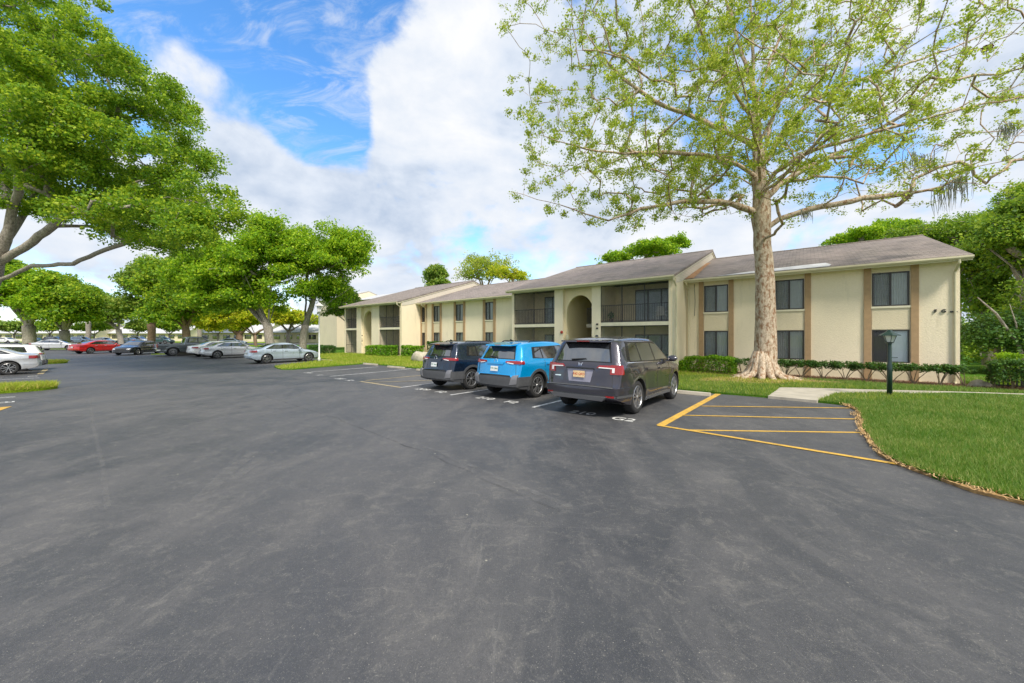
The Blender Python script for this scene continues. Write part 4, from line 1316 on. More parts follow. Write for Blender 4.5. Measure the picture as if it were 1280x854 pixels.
class Car:
    def __init__(s, sp):
        s.sp = sp; s.hw = sp['W']/2; s.L = sp['L']
        P = sp['prof']
        # densify with centripetal-ish smoothing
        P = [np.array(p, float) for p in P]
        out = []
        for i in range(len(P)-1):
            p0 = P[max(0, i-1)]; p1 = P[i]; p2 = P[i+1]; p3 = P[min(len(P)-1, i+2)]
            n = max(2, int(np.linalg.norm(p2-p1)/.07))
            l = np.linalg.norm(p2-p1)
            m1 = (p2-p0)/max(1e-6, np.linalg.norm(p2-p0))*l*.8; m2 = (p3-p1)/max(1e-6, np.linalg.norm(p3-p1))*l*.8
            if sp.get('sharp') and i in sp['sharp']: m1 = (p2-p1)
            if sp.get('sharp') and i+1 in sp['sharp']: m2 = (p2-p1)
            for k in range(n):
                t = k/n
                out.append((2*t**3-3*t*t+1)*p1+(t**3-2*t*t+t)*m1+(-2*t**3+3*t*t)*p2+(t**3-t*t)*m2)
        out.append(P[-1])
        out = np.array(out)
        for i in range(1, len(out)): out[i, 0] = max(out[i, 0], out[i-1, 0]+.0008)
        s.X, s.Z = out[:, 0], out[:, 1]
        s.n = len(out)
        dx = np.gradient(s.X); dz = np.gradient(s.Z); ln = np.hypot(dx, dz)
        k = dz/ln                                   # + at the tail, - at the nose
        b = np.where(k > 0, k*sp.get('bt', .10), k*sp.get('bn', .16))
        for _ in range(6): b = np.convolve(np.pad(b, 1, 'edge'), [.25, .5, .25], 'valid')
        s.B = b
        flat = np.clip(1-np.abs(k)*1.2, 0, 1)
        c = .02+.065*flat
        for _ in range(6): c = np.convolve(np.pad(c, 1, 'edge'), [.25, .5, .25], 'valid')
        s.C = c
        s.R = None
    def zb(s, x):
        L = s.L; e = s.sp.get('zb', .24); t = s.sp['tailz']; f = s.sp['nosez']
        return interp(x, [0, .12, .5, .75, L-.8, L-.5, L-.15, L], [t, t-.06, e+.03, e, e, e+.02, f-.04, f])
    def W(s, x, z):
        sp = s.sp; L = s.L; hw = s.hw
        pt = 1-sp.get('pt', .13)*(1-min(1, max(0, x)/.75))**2.2
        pn = 1-sp.get('pn', .22)*(1-min(1, max(0, L-x)/1.0))**2.2
        zb = sp['belt'](x); zr = sp['H']
        if z < .6: tum = 1-.055*((.6-z)/.4)**2
        else: tum = 1-.012*((z-.6)/max(.05, zb-.6))**2 if z < zb else 1
        if z >= zb:
            q = (z-zb)/(zr-zb)
            tum = .988-.03*min(1, q/.12)-sp.get('tumble', .14)*q
        # body side crease
        tum += .012*math.exp(-((z-(zb-.14))/.05)**2)-.012*math.exp(-((z-.62)/.12)**2)
        for xw in (sp['xr'], sp['xf']):
            dd = math.hypot(x-xw, z-sp['R'])
            tum += .020*math.exp(-((dd-sp['R']-.09)/.11)**2)
        return hw*pt*pn*tum
    def top(s, u, y):
        i = min(s.n-1.001, max(0, u)); k = int(i); f = i-k
        g = lambda A: A[k]*(1-f)+A[k+1]*f
        q = abs(y)/s.hw
        return Vector((g(s.X)+g(s.B)*q**2.4, y, g(s.Z)-g(s.C)*q*q))
    def ux(s, x): return float(np.interp(x, s.X, np.arange(s.n)))
    def uz(s, z, tail=True):
        m = int(np.argmax(s.Z))
        if tail: return float(np.interp(z, np.maximum.accumulate(s.Z[:m+1]), np.arange(m+1)))
        return float(np.interp(-z, -np.minimum.accumulate(s.Z[m:]), np.arange(m, s.n)))
    def edge(s, i):
        """(half width at the top edge, x, z) for station i"""
        z = s.Z[i]; x = s.X[i]
        w = s.W(x, z-.05)
        for _ in range(3):
            q = w/s.hw; xe = x+s.B[i]*q**2.4; ze = z-s.C[i]*q*q; w = s.W(xe, ze-.05)
        return w, xe, ze
    def body_mesh(s):
        MT, KA, KS = 8, 4, 16
        rows = []
        for i in range(s.n):
            w, xe, ze = s.edge(i); zb = s.zb(s.X[i]); r = min(.11, max(.01, (ze-zb)*.4))
            row = []
            for j in range(MT+1):
                y = (w-r)*j/MT; row.append(s.top(i, y))
            p0 = row[-1]
            for a in range(1, KA+1):
                th = a/KA*PI/2
                y = (w-r)+r*math.sin(th); row.append(Vector((xe, y, p0.z-r*(1-math.cos(th)))))
            z1 = p0.z-r; zb_ = min(zb, z1-.01)
            for a in range(1, KS+1):
                z = z1+(zb_-z1)*a/KS; row.append(Vector((xe, s.W(xe, z), z)))
            row[MT+KA].y = s.W(xe, z1)
            row.append(Vector((xe, row[-1].y*.9, zb_-.012))); row.append(Vector((s.X[i], 0, zb_-.012)))
            rows.append(row)
        m = len(rows[0]); vs = []
        for row in rows:
            vs += row+[Vector((p.x, -p.y, p.z)) for p in row[1:-1][::-1]]
        c = 2*m-2
        fs = []
        for i in range(s.n-1):
            for j in range(c):
                j2 = (j+1) % c
                fs.append((i*c+j, i*c+j2, (i+1)*c+j2, (i+1)*c+j))
        fs.append(tuple(range(c))[::-1]); fs.append(tuple((s.n-1)*c+j for j in range(c)))
        return vs, fs
    # conforming patches ---------------------------------------------------
    def grid(s, mb, fn, nu, nv, off, depth=.012):
        V = []
        P = [[fn(i/nu, j/nv) for j in range(nv+1)] for i in range(nu+1)]
        Nn = [[None]*(nv+1) for _ in range(nu+1)]
        for i in range(nu+1):
            for j in range(nv+1):
                a = P[min(i+1, nu)][j]-P[max(i-1, 0)][j]; b = P[i][min(j+1, nv)]-P[i][max(j-1, 0)]
                n = a.cross(b)
                if n.length < 1e-9: n = Vector((0, 0, 1))
                n.normalize()
                cen = Vector((s.L/2, 0, .7)); 
                if n.dot(P[i][j]-cen) < 0: n = -n
                Nn[i][j] = n
        V = [P[i][j]+Nn[i][j]*off for i in range(nu+1) for j in range(nv+1)]
        k = len(V); w = nv+1
        V += [P[i][j]-Nn[i][j]*depth for i in range(nu+1) for j in range(nv+1)]
        F = [(i*w+j, (i+1)*w+j, (i+1)*w+j+1, i*w+j+1) for i in range(nu) for j in range(nv)]
        # orientation
        q = F[0]; nn = (V[q[1]]-V[q[0]]).cross(V[q[2]]-V[q[0]])
        flip = nn.dot(Nn[0][0]) < 0
        bd = [(i, 0) for i in range(nu)]+[(nu, j) for j in range(nv)]+[(i, nv) for i in range(nu, 0, -1)]+[(0, j) for j in range(nv, 0, -1)]
        for a in range(len(bd)):
            p = bd[a]; q2 = bd[(a+1) % len(bd)]
            ia = p[0]*w+p[1]; ib = q2[0]*w+q2[1]
            F.append((ib, ia, ia+k, ib+k))
        if flip: F = [f[::-1] for f in F]
        mb.add(V, F)
    def side(s, mb, q, off, sgn=-1, nu=8, nv=4, depth=.012):
        """q: 4 corners (x,z): a b c d in order around"""
        a, b, c, d = [np.array(p, float) for p in q]
        def fn(u, v):
            p = (a*(1-u)+b*u)*(1-v)+(d*(1-u)+c*u)*v
            return Vector((p[0], sgn*s.W(p[0], p[1]), p[1]))
        s.grid(mb, fn, nu, nv, off, depth)
    def tail(s, mb, q, off, nu=10, nv=4, depth=.012, tail=True):
        """corners (y,z)"""
        a, b, c, d = [np.array(p, float) for p in q]
        def fn(u, v):
            p = (a*(1-u)+b*u)*(1-v)+(d*(1-u)+c*u)*v
            return s.top(s.uz(p[1], tail), p[0])
        s.grid(mb, fn, nu, nv, off, depth)
    def over(s, mb, q, off, nu=10, nv=6, depth=.012):
        """corners (x,y) on the upper surface"""
        a, b, c, d = [np.array(p, float) for p in q]
        def fn(u, v):
            p = (a*(1-u)+b*u)*(1-v)+(d*(1-u)+c*u)*v
            return s.top(s.ux(p[0]), p[1])
        s.grid(mb, fn, nu, nv, off, depth)
    def corner(s, mb, z0, z1, off, sgn=-1, y0=None, xs=.25, tailend=True, x1=None):
        """wrap band: from the tail face at y0 round the corner to the side up to x = xs"""
        def fn(u, v):
            z = z0+(z1-z0)*v
            i = s.uz(z, tailend); k = int(round(i))
            w, xe, ze = s.edge(k)
            yy = w-.09
            if u <= .45:
                q = u/.45; y = y0+(yy-y0)*q if y0 is not None else yy
                p = s.top(i, y); return Vector((p.x, sgn*y, z))
            px = s.top(i, yy).x
            if u <= .6:
                q = (u-.45)/.15
                xe2 = xe+.06; ww = s.W(xe2, z)
                A = Vector((px, yy, 0)); Bc = Vector((xe+.0, w*1.0, 0)); Cc = Vector((xe2, ww, 0))
                p = A*(1-q)**2+Bc*2*q*(1-q)+Cc*q*q
                return Vector((p.x, sgn*p.y, z))
            q = (u-.6)/.4; xe2 = xe+.06; x = xe2+(xs-xe2)*q if tailend else xe-.06-(xe-.06-(s.L-xs))*q
            return Vector((x, sgn*s.W(x, z), z))
        s.grid(mb, fn, 26, 4, off)

def wheel(root_name, R, w, c, parent, style=5, col='rim', side=-1, fast=False):
    """wheel with tyre, axis along y; c centre of the outer face; side -1: faces -y"""
    T = empty(root_name); T.parent = parent; T.location = c
    s = side
    n = 20 if fast else 36
    ty = [(R*.66, -w*.04), (R*.72, .0), (R*.9, .006), (R*.97, -.018), (R, -.05), (R, -w+.05), (R*.97, -w+.018), (R*.9, -w), (R*.66, -w+.02)]
    MB().lathe([(r, s*(y)) for r, y in ty], axis='y', n=n).build('tyre', M['tyre'], T, True)
    rm = MB()
    rm.lathe([(R*.70, -.004*s), (R*.665, .004*s), (R*.64, -.012*s), (R*.62, -.07*s), (R*.60, -.14*s)], axis='y', n=n)
    rm.lathe([(0, .004*s), (R*.10, .002*s), (R*.13, -.012*s), (R*.13, -.05*s)], axis='y', n=16)
    for k in range(style):
        a = 2*PI*k/style+.3
        for da in ((-.13, .13) if style <= 6 else (0,)):
            aa = a+da; p0 = Vector((math.cos(aa-da*.4), 0, math.sin(aa-da*.4)))*R*.10; p1 = Vector((math.cos(aa+da*.9), 0, math.sin(aa+da*.9)))*R*.65
            t = (p1-p0).cross(Vector((0, 1, 0))).normalized()
            w0, w1 = R*.030, R*.042
            f0, f1 = Vector((0, -.006*s, 0)), Vector((0, -.006*s, 0)); bk = Vector((0, -.035*s, 0))
            rm.add([p0-t*w0+f0, p0+t*w0+f0, p1+t*w1+f1, p1-t*w1+f1, p0-t*w0*1.3+bk, p0+t*w0*1.3+bk, p1+t*w1*1.3+bk, p1-t*w1*1.3+bk],
                   [(0, 1, 2, 3), (0, 4, 5, 1), (3, 2, 6, 7), (1, 5, 6, 2), (0, 3, 7, 4)])
    rm.build('rim', M[col], T)
    MB().lathe([(0, -.09*s), (R*.64, -.10*s)], axis='y', n=n).build('spoke_shade_disc', M['rimdark'], T)  # plain dark disc paints the shade in the recess behind the spokes
    return T

def vehicle(sp, name, label, cat, pos, heading, paint_mat, fast=False):
    """pos: ground point midway between the rear wheels; heading: unit (hx,hy)"""
    car = Car(sp); L = sp['L']; hw = car.hw; R = sp['R']; xa, xf = sp['xr'], sp['xf']
    hx, hy = heading; rz = math.atan2(hy, hx)
    # follow the slope
    pz = gz(*pos); fx, fy = pos[0]+hx*(xf-xa), pos[1]+hy*(xf-xa); pf = gz(fx, fy)
    pitch = -math.atan2(pf-pz, xf-xa)
    Mx = Matrix.Translation((pos[0], pos[1], pz+.004)) @ Matrix.Rotation(rz, 4, 'Z') @ Matrix.Rotation(pitch, 4, 'Y') @ Matrix.Translation((-xa, 0, 0))
    root = empty(name, mat=Mx)
    tag(root, label, cat)
    vs, fs = car.body_mesh()
    me = bpy.data.meshes.new('body'); me.from_pydata(vs, [], fs); me.update()
    bm = bmesh.new(); bm.from_mesh(me); bmesh.ops.recalc_face_normals(bm, faces=bm.faces); bm.to_mesh(me); bm.free()
    body = link('body', me, [paint_mat, M['rimdark']], root)
    # cutters
    cm = MB()
    Ra = R+sp.get('archgap', .055)
    for x in (xa, xf):
        for sg in (-1, 1):
            n = 28; y0, y1 = sg*(hw-.34), sg*(hw+.2)
            ring = [(x+Ra*math.cos(2*PI*k/n), R+Ra*math.sin(2*PI*k/n)) for k in range(n)]
            cm.prism([(a, min(y0, y1), b) for a, b in ring], (0, abs(y1-y0), 0))
    if sp.get('bed'): cm.box((.12, -hw+.14, .75), (sp['bed'], hw-.14, 1.6))
    cut = cm.build('cut', M['rimdark'])
    bm = bmesh.new(); bm.from_mesh(cut.data); bmesh.ops.recalc_face_normals(bm, faces=bm.faces); bm.to_mesh(cut.data); bm.free()
    # run the boolean in local space with copies at the origin
    tmp = bpy.data.objects.new('t', me); COL.objects.link(tmp)
    md = tmp.modifiers.new('b', 'BOOLEAN'); md.operation = 'DIFFERENCE'; md.solver = 'EXACT'; md.object = cut
    try: md.material_mode = 'TRANSFER'
    except Exception: pass
    dg = bpy.context.evaluated_depsgraph_get()
    me2 = bpy.data.meshes.new_from_object(tmp.evaluated_get(dg))
    bpy.data.objects.remove(tmp); cd = cut.data; bpy.data.objects.remove(cut)
    body.data = me2; me2.name = 'body'
    while len(me2.materials) < 3: me2.materials.append(M['rimdark'])
    me2.materials[0] = paint_mat; me2.materials[1] = M['rimdark']; me2.materials[2] = M['clad']
    for pl in me2.polygons:
        if pl.material_index == 0 and pl.center.z < sp.get('cladbody', .30): pl.material_index = 2
    me2.polygons.foreach_set('use_smooth', [True]*len(me2.polygons)); me2.set_sharp_from_angle(angle=math.radians(35))
    def part(nm, mb, mat, parent=root, sm=True):
        o = mb.build(nm, mat, parent, sm)
        if sm: o.data.set_sharp_from_angle(angle=math.radians(40))
        return o
    # glasshouse
    for sg in (-1, 1):
        m = MB(); car.side(m, sp['dlo'], .003, sg, 20, 5); part('window_trim', m, M['blackp'])
        for q in sp['win']:
            m = MB(); car.side(m, q, .006, sg, 8, 5, .0); part('side_window', m, M['carglass'])
        m = MB()
        for q in sp.get('chromeline', []): car.side(m, q, .009, sg, 16, 1)
        if m.v: part('window_moulding', m, M['chrome'])
        # seams
        m = MB()
        for x0, z0, x1, z1 in sp['seams']:
            d = np.array([x1-x0, z1-z0]); d = d/np.linalg.norm(d); nn = np.array([-d[1], d[0]])*.008
            car.side(m, [(x0-nn[0], z0-nn[1]), (x1-nn[0], z1-nn[1]), (x1+nn[0], z1+nn[1]), (x0+nn[0], z0+nn[1])], .0015, sg, 10, 1, .001)
        part('door_seam', m, M['rimdark'], body)
        for hx_, hz_ in sp['handles']:
            m = MB(); car.side(m, [(hx_, hz_), (hx_+.19, hz_), (hx_+.19, hz_+.035), (hx_, hz_+.035)], .03, sg, 4, 2); part('door_handle', m, M['chrome'] if sp.get('chromeh') else paint_mat)
        # mirror
        mx, mz = sp['mirror']; yb = car.W(mx, mz)
        m = MB(); bm = bmesh.new(); bmesh.ops.create_uvsphere(bm, u_segments=16, v_segments=10, radius=1)
        for v in bm.verts: v.co = Vector((mx+v.co.x*.075+.02*v.co.z, sg*(yb+.15)+v.co.y*.13, mz+.09+v.co.z*.085))
        bmesh.ops.recalc_face_normals(bm, faces=bm.faces)
        m.add([v.co for v in bm.verts], [tuple(v.index for v in f.verts) for f in bm.faces]); bm.free()
        m.box((mx-.02, min(sg*(yb-.03), sg*(yb+.12)), mz+.01), (mx+.03, max(sg*(yb-.03), sg*(yb+.12)), mz+.05))
        part('mirror', m, paint_mat)
        # cladding
        if sp.get('clad'):
            m = MB()
            for x in (xa, xf):
                r0, r1 = Ra-.004, Ra+.075
                def fn(u, v):
                    th = math.radians(-12+204*u); rr = r0+(r1-r0)*v
                    X = x+rr*math.cos(th); Zz = R+rr*math.sin(th); return Vector((X, sg*car.W(X, Zz), Zz))
                car.grid(m, fn, 30, 2, .014)
            zt = sp['cladz']
            car.side(m, [(xa+Ra+.05, car.zb(xa+Ra)+.02), (xf-Ra-.05, car.zb(xf-Ra)+.02), (xf-Ra-.05, zt), (xa+Ra+.05, zt)], .012, sg, 14, 2)
            part('arch_cladding', m, M['clad'])
        else:
            m = MB(); z0 = car.zb(L/2)
            car.side(m, [(xa+Ra+.03, z0+.01), (xf-Ra-.03, z0+.01), (xf-Ra-.05, z0+.09), (xa+Ra+.05, z0+.09)], .010, sg, 14, 1)
            part('sill_trim', m, M['chrome'] if sp.get('sillchrome') else M['clad'])
    if sp.get('tailfn'): sp['tailfn'](car, root, part, paint_mat)
    if sp.get('nosefn'): sp['nosefn'](car, root, part, paint_mat)
    # windscreen, hood line
    x0, x1, w0, w1 = sp['windscreen']
    m = MB(); car.over(m, [(x0, -w0), (x0, w0), (x1, w1), (x1, -w1)], .004, 12, 8); part('windscreen', m, M['carglass'])
    for x, front in ((xa, 0), (xf, 1)):
        for sg in (-1, 1):
            wheel('wheel', R, .225, (x, sg*(hw-.03), R), root, sp.get('spokes', 5), sp.get('rimcol', 'rim'), sg, fast)
    MB().tube([(xa, -hw+.2, R), (xa, hw-.2, R)], .05, 8).build('axle', M['rimdark'], root)
    return root

def plate(root, car, part, z, body, col, txt, w=.29, h=.145, off=.03):
    p = car.top(car.uz(z), 0)
    q = car.top(car.uz(z+.05), 0); ang = math.atan2(q.x-p.x, q.z-p.z)
    o = part('licence_plate', MB().box((-w/2, -.006, -h/2), (w/2, 0, h/2)), col, root, False)
    o.location = (p.x-off, 0, z); o.rotation_euler = (-ang, 0, -PI/2)
    o.rotation_euler = (0, ang, 0); 
    o.matrix_basis = Matrix.Translation((p.x-off, 0, z)) @ Matrix.Rotation(ang, 4, 'Y') @ Matrix.Rotation(-PI/2, 4, 'Z')
    t = text('plate_lettering', body, .072, (0, -.008, 0), 0, txt, 0, o, PI/2)
    return o

def band_tail(car, part, root, z0, z1, off, mat, name='rear_bumper', wrap=.55, yw=None):
    """bumper band across the tail and round both corners"""
    m = MB()
    i = int(round(car.uz((z0+z1)/2))); w, xe, ze = car.edge(i); y = w-.09
    car.tail(m, [(-y, z0), (y, z0), (y, z1), (-y, z1)], off, 14, 4)
    for sg in (-1, 1): car.corner(m, z0, z1, off, sg, y-.001, wrap)
    return part(name, m, mat)

def tail_suv_grey(car, root, part, pm):
    band_tail(car, part, root, .52, .665, .03, pm, 'rear_bumper', .72)
    m = MB(); y = .80
    car.tail(m, [(-y, .655), (y, .655), (y, .675), (-y, .675)], .036, 14, 1); part('bumper_step', m, M['clad'])
    m = MB(); car.tail(m, [(-.86, .58), (.86, .58), (.86, .59), (-.86, .59)], .0315, 14, 1); part('bumper_crease', m, M['rimdark'])
    # skid plate
    m = MB(); 
    m.prism([(-.005, -.60, .385), (-.005, .60, .385), (-.03, .70, .475), (-.03, -.70, .475)], (.12, 0, 0)); part('skid_plate', m, M['rim'], sm=False)
    band_tail(car, part, root, .455, .518, .018, M['clad'], 'bumper_valance', .7)
    for sg in (-1, 1):
        m = MB(); car.tail(m, [(sg*.68, .475), (sg*.83, .475), (sg*.83, .515), (sg*.64, .515)], .024, 4, 2); part('reflector', m, M['lampred'])
        # wrap tail lamp
        m = MB(); car.corner(m, .95, 1.15, .014, sg, .70, .34); L_ = part('tail_lamp', m, M['lampred'])
        m = MB(); car.tail(m, [(sg*.40, 1.085), (sg*.72, 1.085), (sg*.72, 1.15), (sg*.46, 1.145)], .014, 6, 2); part('lamp_arm', m, M['lampred'], L_)
        m = MB(); car.tail(m, [(sg*.44, 1.082), (sg*.74, 1.078), (sg*.74, 1.10), (sg*.46, 1.102)], .020, 8, 1); car.tail(m, [(sg*.74, 1.0), (sg*.79, 1.0), (sg*.79, 1.10), (sg*.74, 1.10)], .021, 2, 3); part('reversing_lamp', m, M['lampwhite'], L_)
    m = MB(); car.tail(m, [(-.67, 1.225), (.67, 1.225), (.55, 1.61), (-.55, 1.61)], .006, 14, 8); rw = part('rear_window', m, M['carglass'])
    m = MB(); car.tail(m, [(-.71, 1.205), (.71, 1.205), (.59, 1.63), (-.59, 1.63)], .003, 14, 6); part('window_surround', m, M['blackp'])
    m = MB(); p0 = car.top(car.uz(1.25), .25); m.tube([p0+Vector((-.03, 0, 0)), car.top(car.uz(1.27), 0)+Vector((-.03, 0, 0)), car.top(car.uz(1.28), -.12)+Vector((-.03, 0, 0))], [.018, .014, .008], 6); part('wiper', m, M['rimdark'], rw)
    # spoiler
    sp_ = MB(); zt = 1.72; xs = float(np.interp(1.70, car.Z[:int(np.argmax(car.Z))], car.X[:int(np.argmax(car.Z))]))
    sp_.add([(.26, -.58, 1.65), (.26, .58, 1.65), (.28, .59, 1.685), (.28, -.59, 1.685), (.62, -.61, 1.66), (.62, .61, 1.66), (.62, .60, 1.71), (.62, -.60, 1.71)],
            [(0, 3, 2, 1), (3, 7, 6, 2), (0, 1, 5, 4), (1, 2, 6, 5), (0, 4, 7, 3), (4, 5, 6, 7)])
    part('spoiler', sp_, pm, sm=False)
    part('brake_lamp', MB().box((.25, -.16, 1.66), (.262, .16, 1.68)), M['lampred'], sm=False)
    m = MB(); car.tail(m, [(-.36, 1.045), (.36, 1.045), (.34, 1.075), (-.34, 1.075)], .035, 8, 2); part('tailgate_handle', m, M['blackp'])
    m = MB(); car.tail(m, [(-.27, .76), (.27, .76), (.33, 1.04), (-.33, 1.04)], .004, 8, 2); part('plate_recess', m, M['rim_purple'])
    plate(root, car, part, .93, 'R42 QKD', M['plate_y'], M['plate_red'])
    m = MB(); car.tail(m, [(-.76, .685), (.76, .685), (.76, .70), (-.76, .70)], .003, 12, 1)
    for sg in (-1, 1): car.tail(m, [(sg*.755, .70), (sg*.765, .70), (sg*.735, 1.2), (sg*.725, 1.2)], .002, 2, 8)
    part('tailgate_seam', m, M['rimdark'])
    # emblem: slanted bars in a frame
    m = MB()
    for yy, a in ((-.035, -.012), (.035, .012)): car.tail(m, [(yy-.008-a, 1.11), (yy+.008-a, 1.11), (yy+.008+a, 1.18), (yy-.008+a, 1.18)], .012, 1, 2)
    car.tail(m, [(-.03, 1.138), (.03, 1.138), (.03, 1.15), (-.03, 1.15)], .012, 2, 1)
    part('emblem', m, M['chrome'])
    m = MB(); car.tail(m, [(.50, .86), (.68, .86), (.68, .885), (.50, .885)], .008, 4, 1); part('badge', m, M['chrome'])
    m = MB(); 
    m.lathe([(0, .05), (.03, .04), (.045, 0)], c=(.95, 0, 1.775), n=8); part('roof_antenna', m, M['blackp'])

M['rim_purple'] = simple('plate recess paint', (.30, .29, .36), .35, .2)
M['plate_y'] = simple('yellow plate', (.70, .50, .27), .4, var=.25, scale=30)
M['plate_w'] = simple('white plate', (.72, .74, .74), .4)
M['plate_red'] = simple('plate red ink', (.50, .06, .03), .5)
M['plate_grn'] = simple('plate green ink', (.03, .18, .08), .5)

def tail_suv_compact(car, root, part, pm):
    band_tail(car, part, root, .40, .66, .020, M['clad'], 'rear_bumper', .62)
    m = MB(); m.add([(-.02, -.86, .66), (-.02, .86, .66), (.05, .80, .70), (.05, -.80, .70)], [(0, 1, 2, 3)])
    m = MB(); car.tail(m, [(-.62, .64), (.62, .64), (.58, .70), (-.58, .70)], .016, 10, 2); part('bumper_step', m, M['blackp'])
    for sg in (-1, 1):
        # angular bumper corner fins
        m = MB(); car.tail(m, [(sg*.58, .44), (sg*.80, .48), (sg*.82, .72), (sg*.66, .70)], .032, 4, 4); part('bumper_fin', m, M['clad_lt'])
        m = MB(); car.corner(m, 1.02, 1.10, .022, sg, .50, .36); L_ = part('tail_lamp', m, M['lampred'])
        m = MB(); car.tail(m, [(sg*.36, 1.065), (sg*.52, 1.025), (sg*.52, 1.10), (sg*.38, 1.095)], .018, 4, 2); part('lamp_arm', m, M['lampred'], L_)
        m = MB(); car.tail(m, [(sg*.42, 1.045), (sg*.64, 1.02), (sg*.64, 1.045), (sg*.44, 1.062)], .026, 6, 1); part('reversing_lamp', m, M['lampwhite'], L_)
    m = MB(); car.tail(m, [(-.64, 1.15), (.64, 1.15), (.51, 1.52), (-.51, 1.52)], .003, 14, 6); part('window_surround', m, M['blackp'])
    m = MB(); car.tail(m, [(-.60, 1.17), (.60, 1.17), (.475, 1.51), (-.475, 1.51)], .006, 14, 8); rw = part('rear_window', m, M['carglass'])
    m = MB(); m.tube([car.top(car.uz(1.20), 0)+Vector((-.03, 0, 0)), car.top(car.uz(1.22), .18)+Vector((-.03, 0, 0)), car.top(car.uz(1.21), .32)+Vector((-.03, 0, 0))], [.03, .016, .008], 6); part('wiper', m, M['rimdark'], rw)
    s_ = MB()
    s_.add([(.22, -.50, 1.53), (.22, .50, 1.53), (.24, .51, 1.565), (.24, -.51, 1.565), (.66, -.54, 1.57), (.66, .54, 1.57), (.66, .53, 1.625), (.66, -.53, 1.625)],
           [(0, 3, 2, 1), (3, 7, 6, 2), (0, 1, 5, 4), (1, 2, 6, 5), (0, 4, 7, 3), (4, 5, 6, 7)])
    part('spoiler', s_, pm, sm=False)
    part('brake_lamp', MB().box((.192, -.12, 1.545), (.202, .12, 1.565)), M['lampred'], sm=False)
    m = MB(); car.tail(m, [(-.30, 1.0), (.30, 1.0), (.33, 1.06), (-.33, 1.06)], .028, 8, 2); part('tailgate_garnish', m, pm)
    m = MB(); car.tail(m, [(-.26, .76), (.26, .76), (.30, .99), (-.30, .99)], .003, 8, 2); part('plate_recess', m, pm)
    plate(root, car, part, .87, 'Y7K 3MA', M['plate_w'], M['plate_grn'])
    m = MB(); m.lathe([(.052, .0), (.06, -.008), (.068, 0)], axis='y', n=20)
    e = part('emblem', m, M['chrome']); p = car.top(car.uz(1.10), 0)
    e.matrix_basis = Matrix.Translation((p.x-.012, 0, 1.10)) @ Matrix.Rotation(-PI/2, 4, 'Z')
    m = MB()
    for sg in (-1, 1): car.tail(m, [(sg*.73, .72), (sg*.74, .72), (sg*.70, 1.15), (sg*.69, 1.15)], .002, 2, 8)
    part('tailgate_seam', m, M['rimdark'])
    for sg in (-1, 1):
        m = MB(); m.tube([(.95, sg*.53, 1.61), (1.1, sg*.53, 1.675), (2.3, sg*.53, 1.675), (2.5, sg*.53, 1.61)], .018, 6); part('roof_rail', m, M['blackp'])
    m = MB(); m.prism([(.75, -.02, 1.66), (.93, -.02, 1.67), (.80, -.02, 1.73)], (0, .04, 0)); part('roof_antenna', m, M['blackp'], sm=False)

def front_generic(car, root, part, pm):
    L = car.L
    for sg in (-1, 1):
        m = MB(); z = car.sp['headz']
        car.tail(m, [(sg*.45, z), (sg*.74, z+.02), (sg*.74, z+.13), (sg*.50, z+.09)], .010, 6, 3, tail=False); part('headlight', m, M['lampwhite'])
    m = MB(); z = car.sp['headz']; car.tail(m, [(-.40, z-.16), (.40, z-.16), (.42, z+.05), (-.42, z+.05)], .008, 8, 3, tail=False); part('grille', m, M['rimdark'])

def tail_sedan(car, root, part, pm):
    band_tail(car, part, root, .50, .60, .012, pm, 'rear_bumper', .6)
    for sg in (-1, 1):
        m = MB(); car.corner(m, .80, .95, .016, sg, .50, .42); part('tail_lamp', m, M['lampred'])
    x0, x1, w0, w1 = car.sp['rearglass']
    m = MB(); car.over(m, [(x0, -w0), (x0, w0), (x1, w1), (x1, -w1)], .005, 10, 8); part('rear_window', m, M['carglass'])
    plate(root, car, part, .72, 'H28 LTP', M['plate_w'], M['plate_grn'])

def tail_pickup(car, root, part, pm):
    band_tail(car, part, root, .56, .72, .03, M['chrome'], 'rear_bumper', .3)
    for sg in (-1, 1):
        m = MB(); car.corner(m, .84, 1.15, .016, sg, .72, .14); part('tail_lamp', m, M['lampred'])
    x0, x1, w0, w1 = car.sp['rearglass']
    m = MB(); car.over(m, [(x0, -w0), (x0, w0), (x1, w1), (x1, -w1)], .005, 8, 4); part('rear_window', m, M['carglass'])

def flatbelt(a, b, L):
    return lambda x: a+(b-a)*min(1, max(0, x/L))

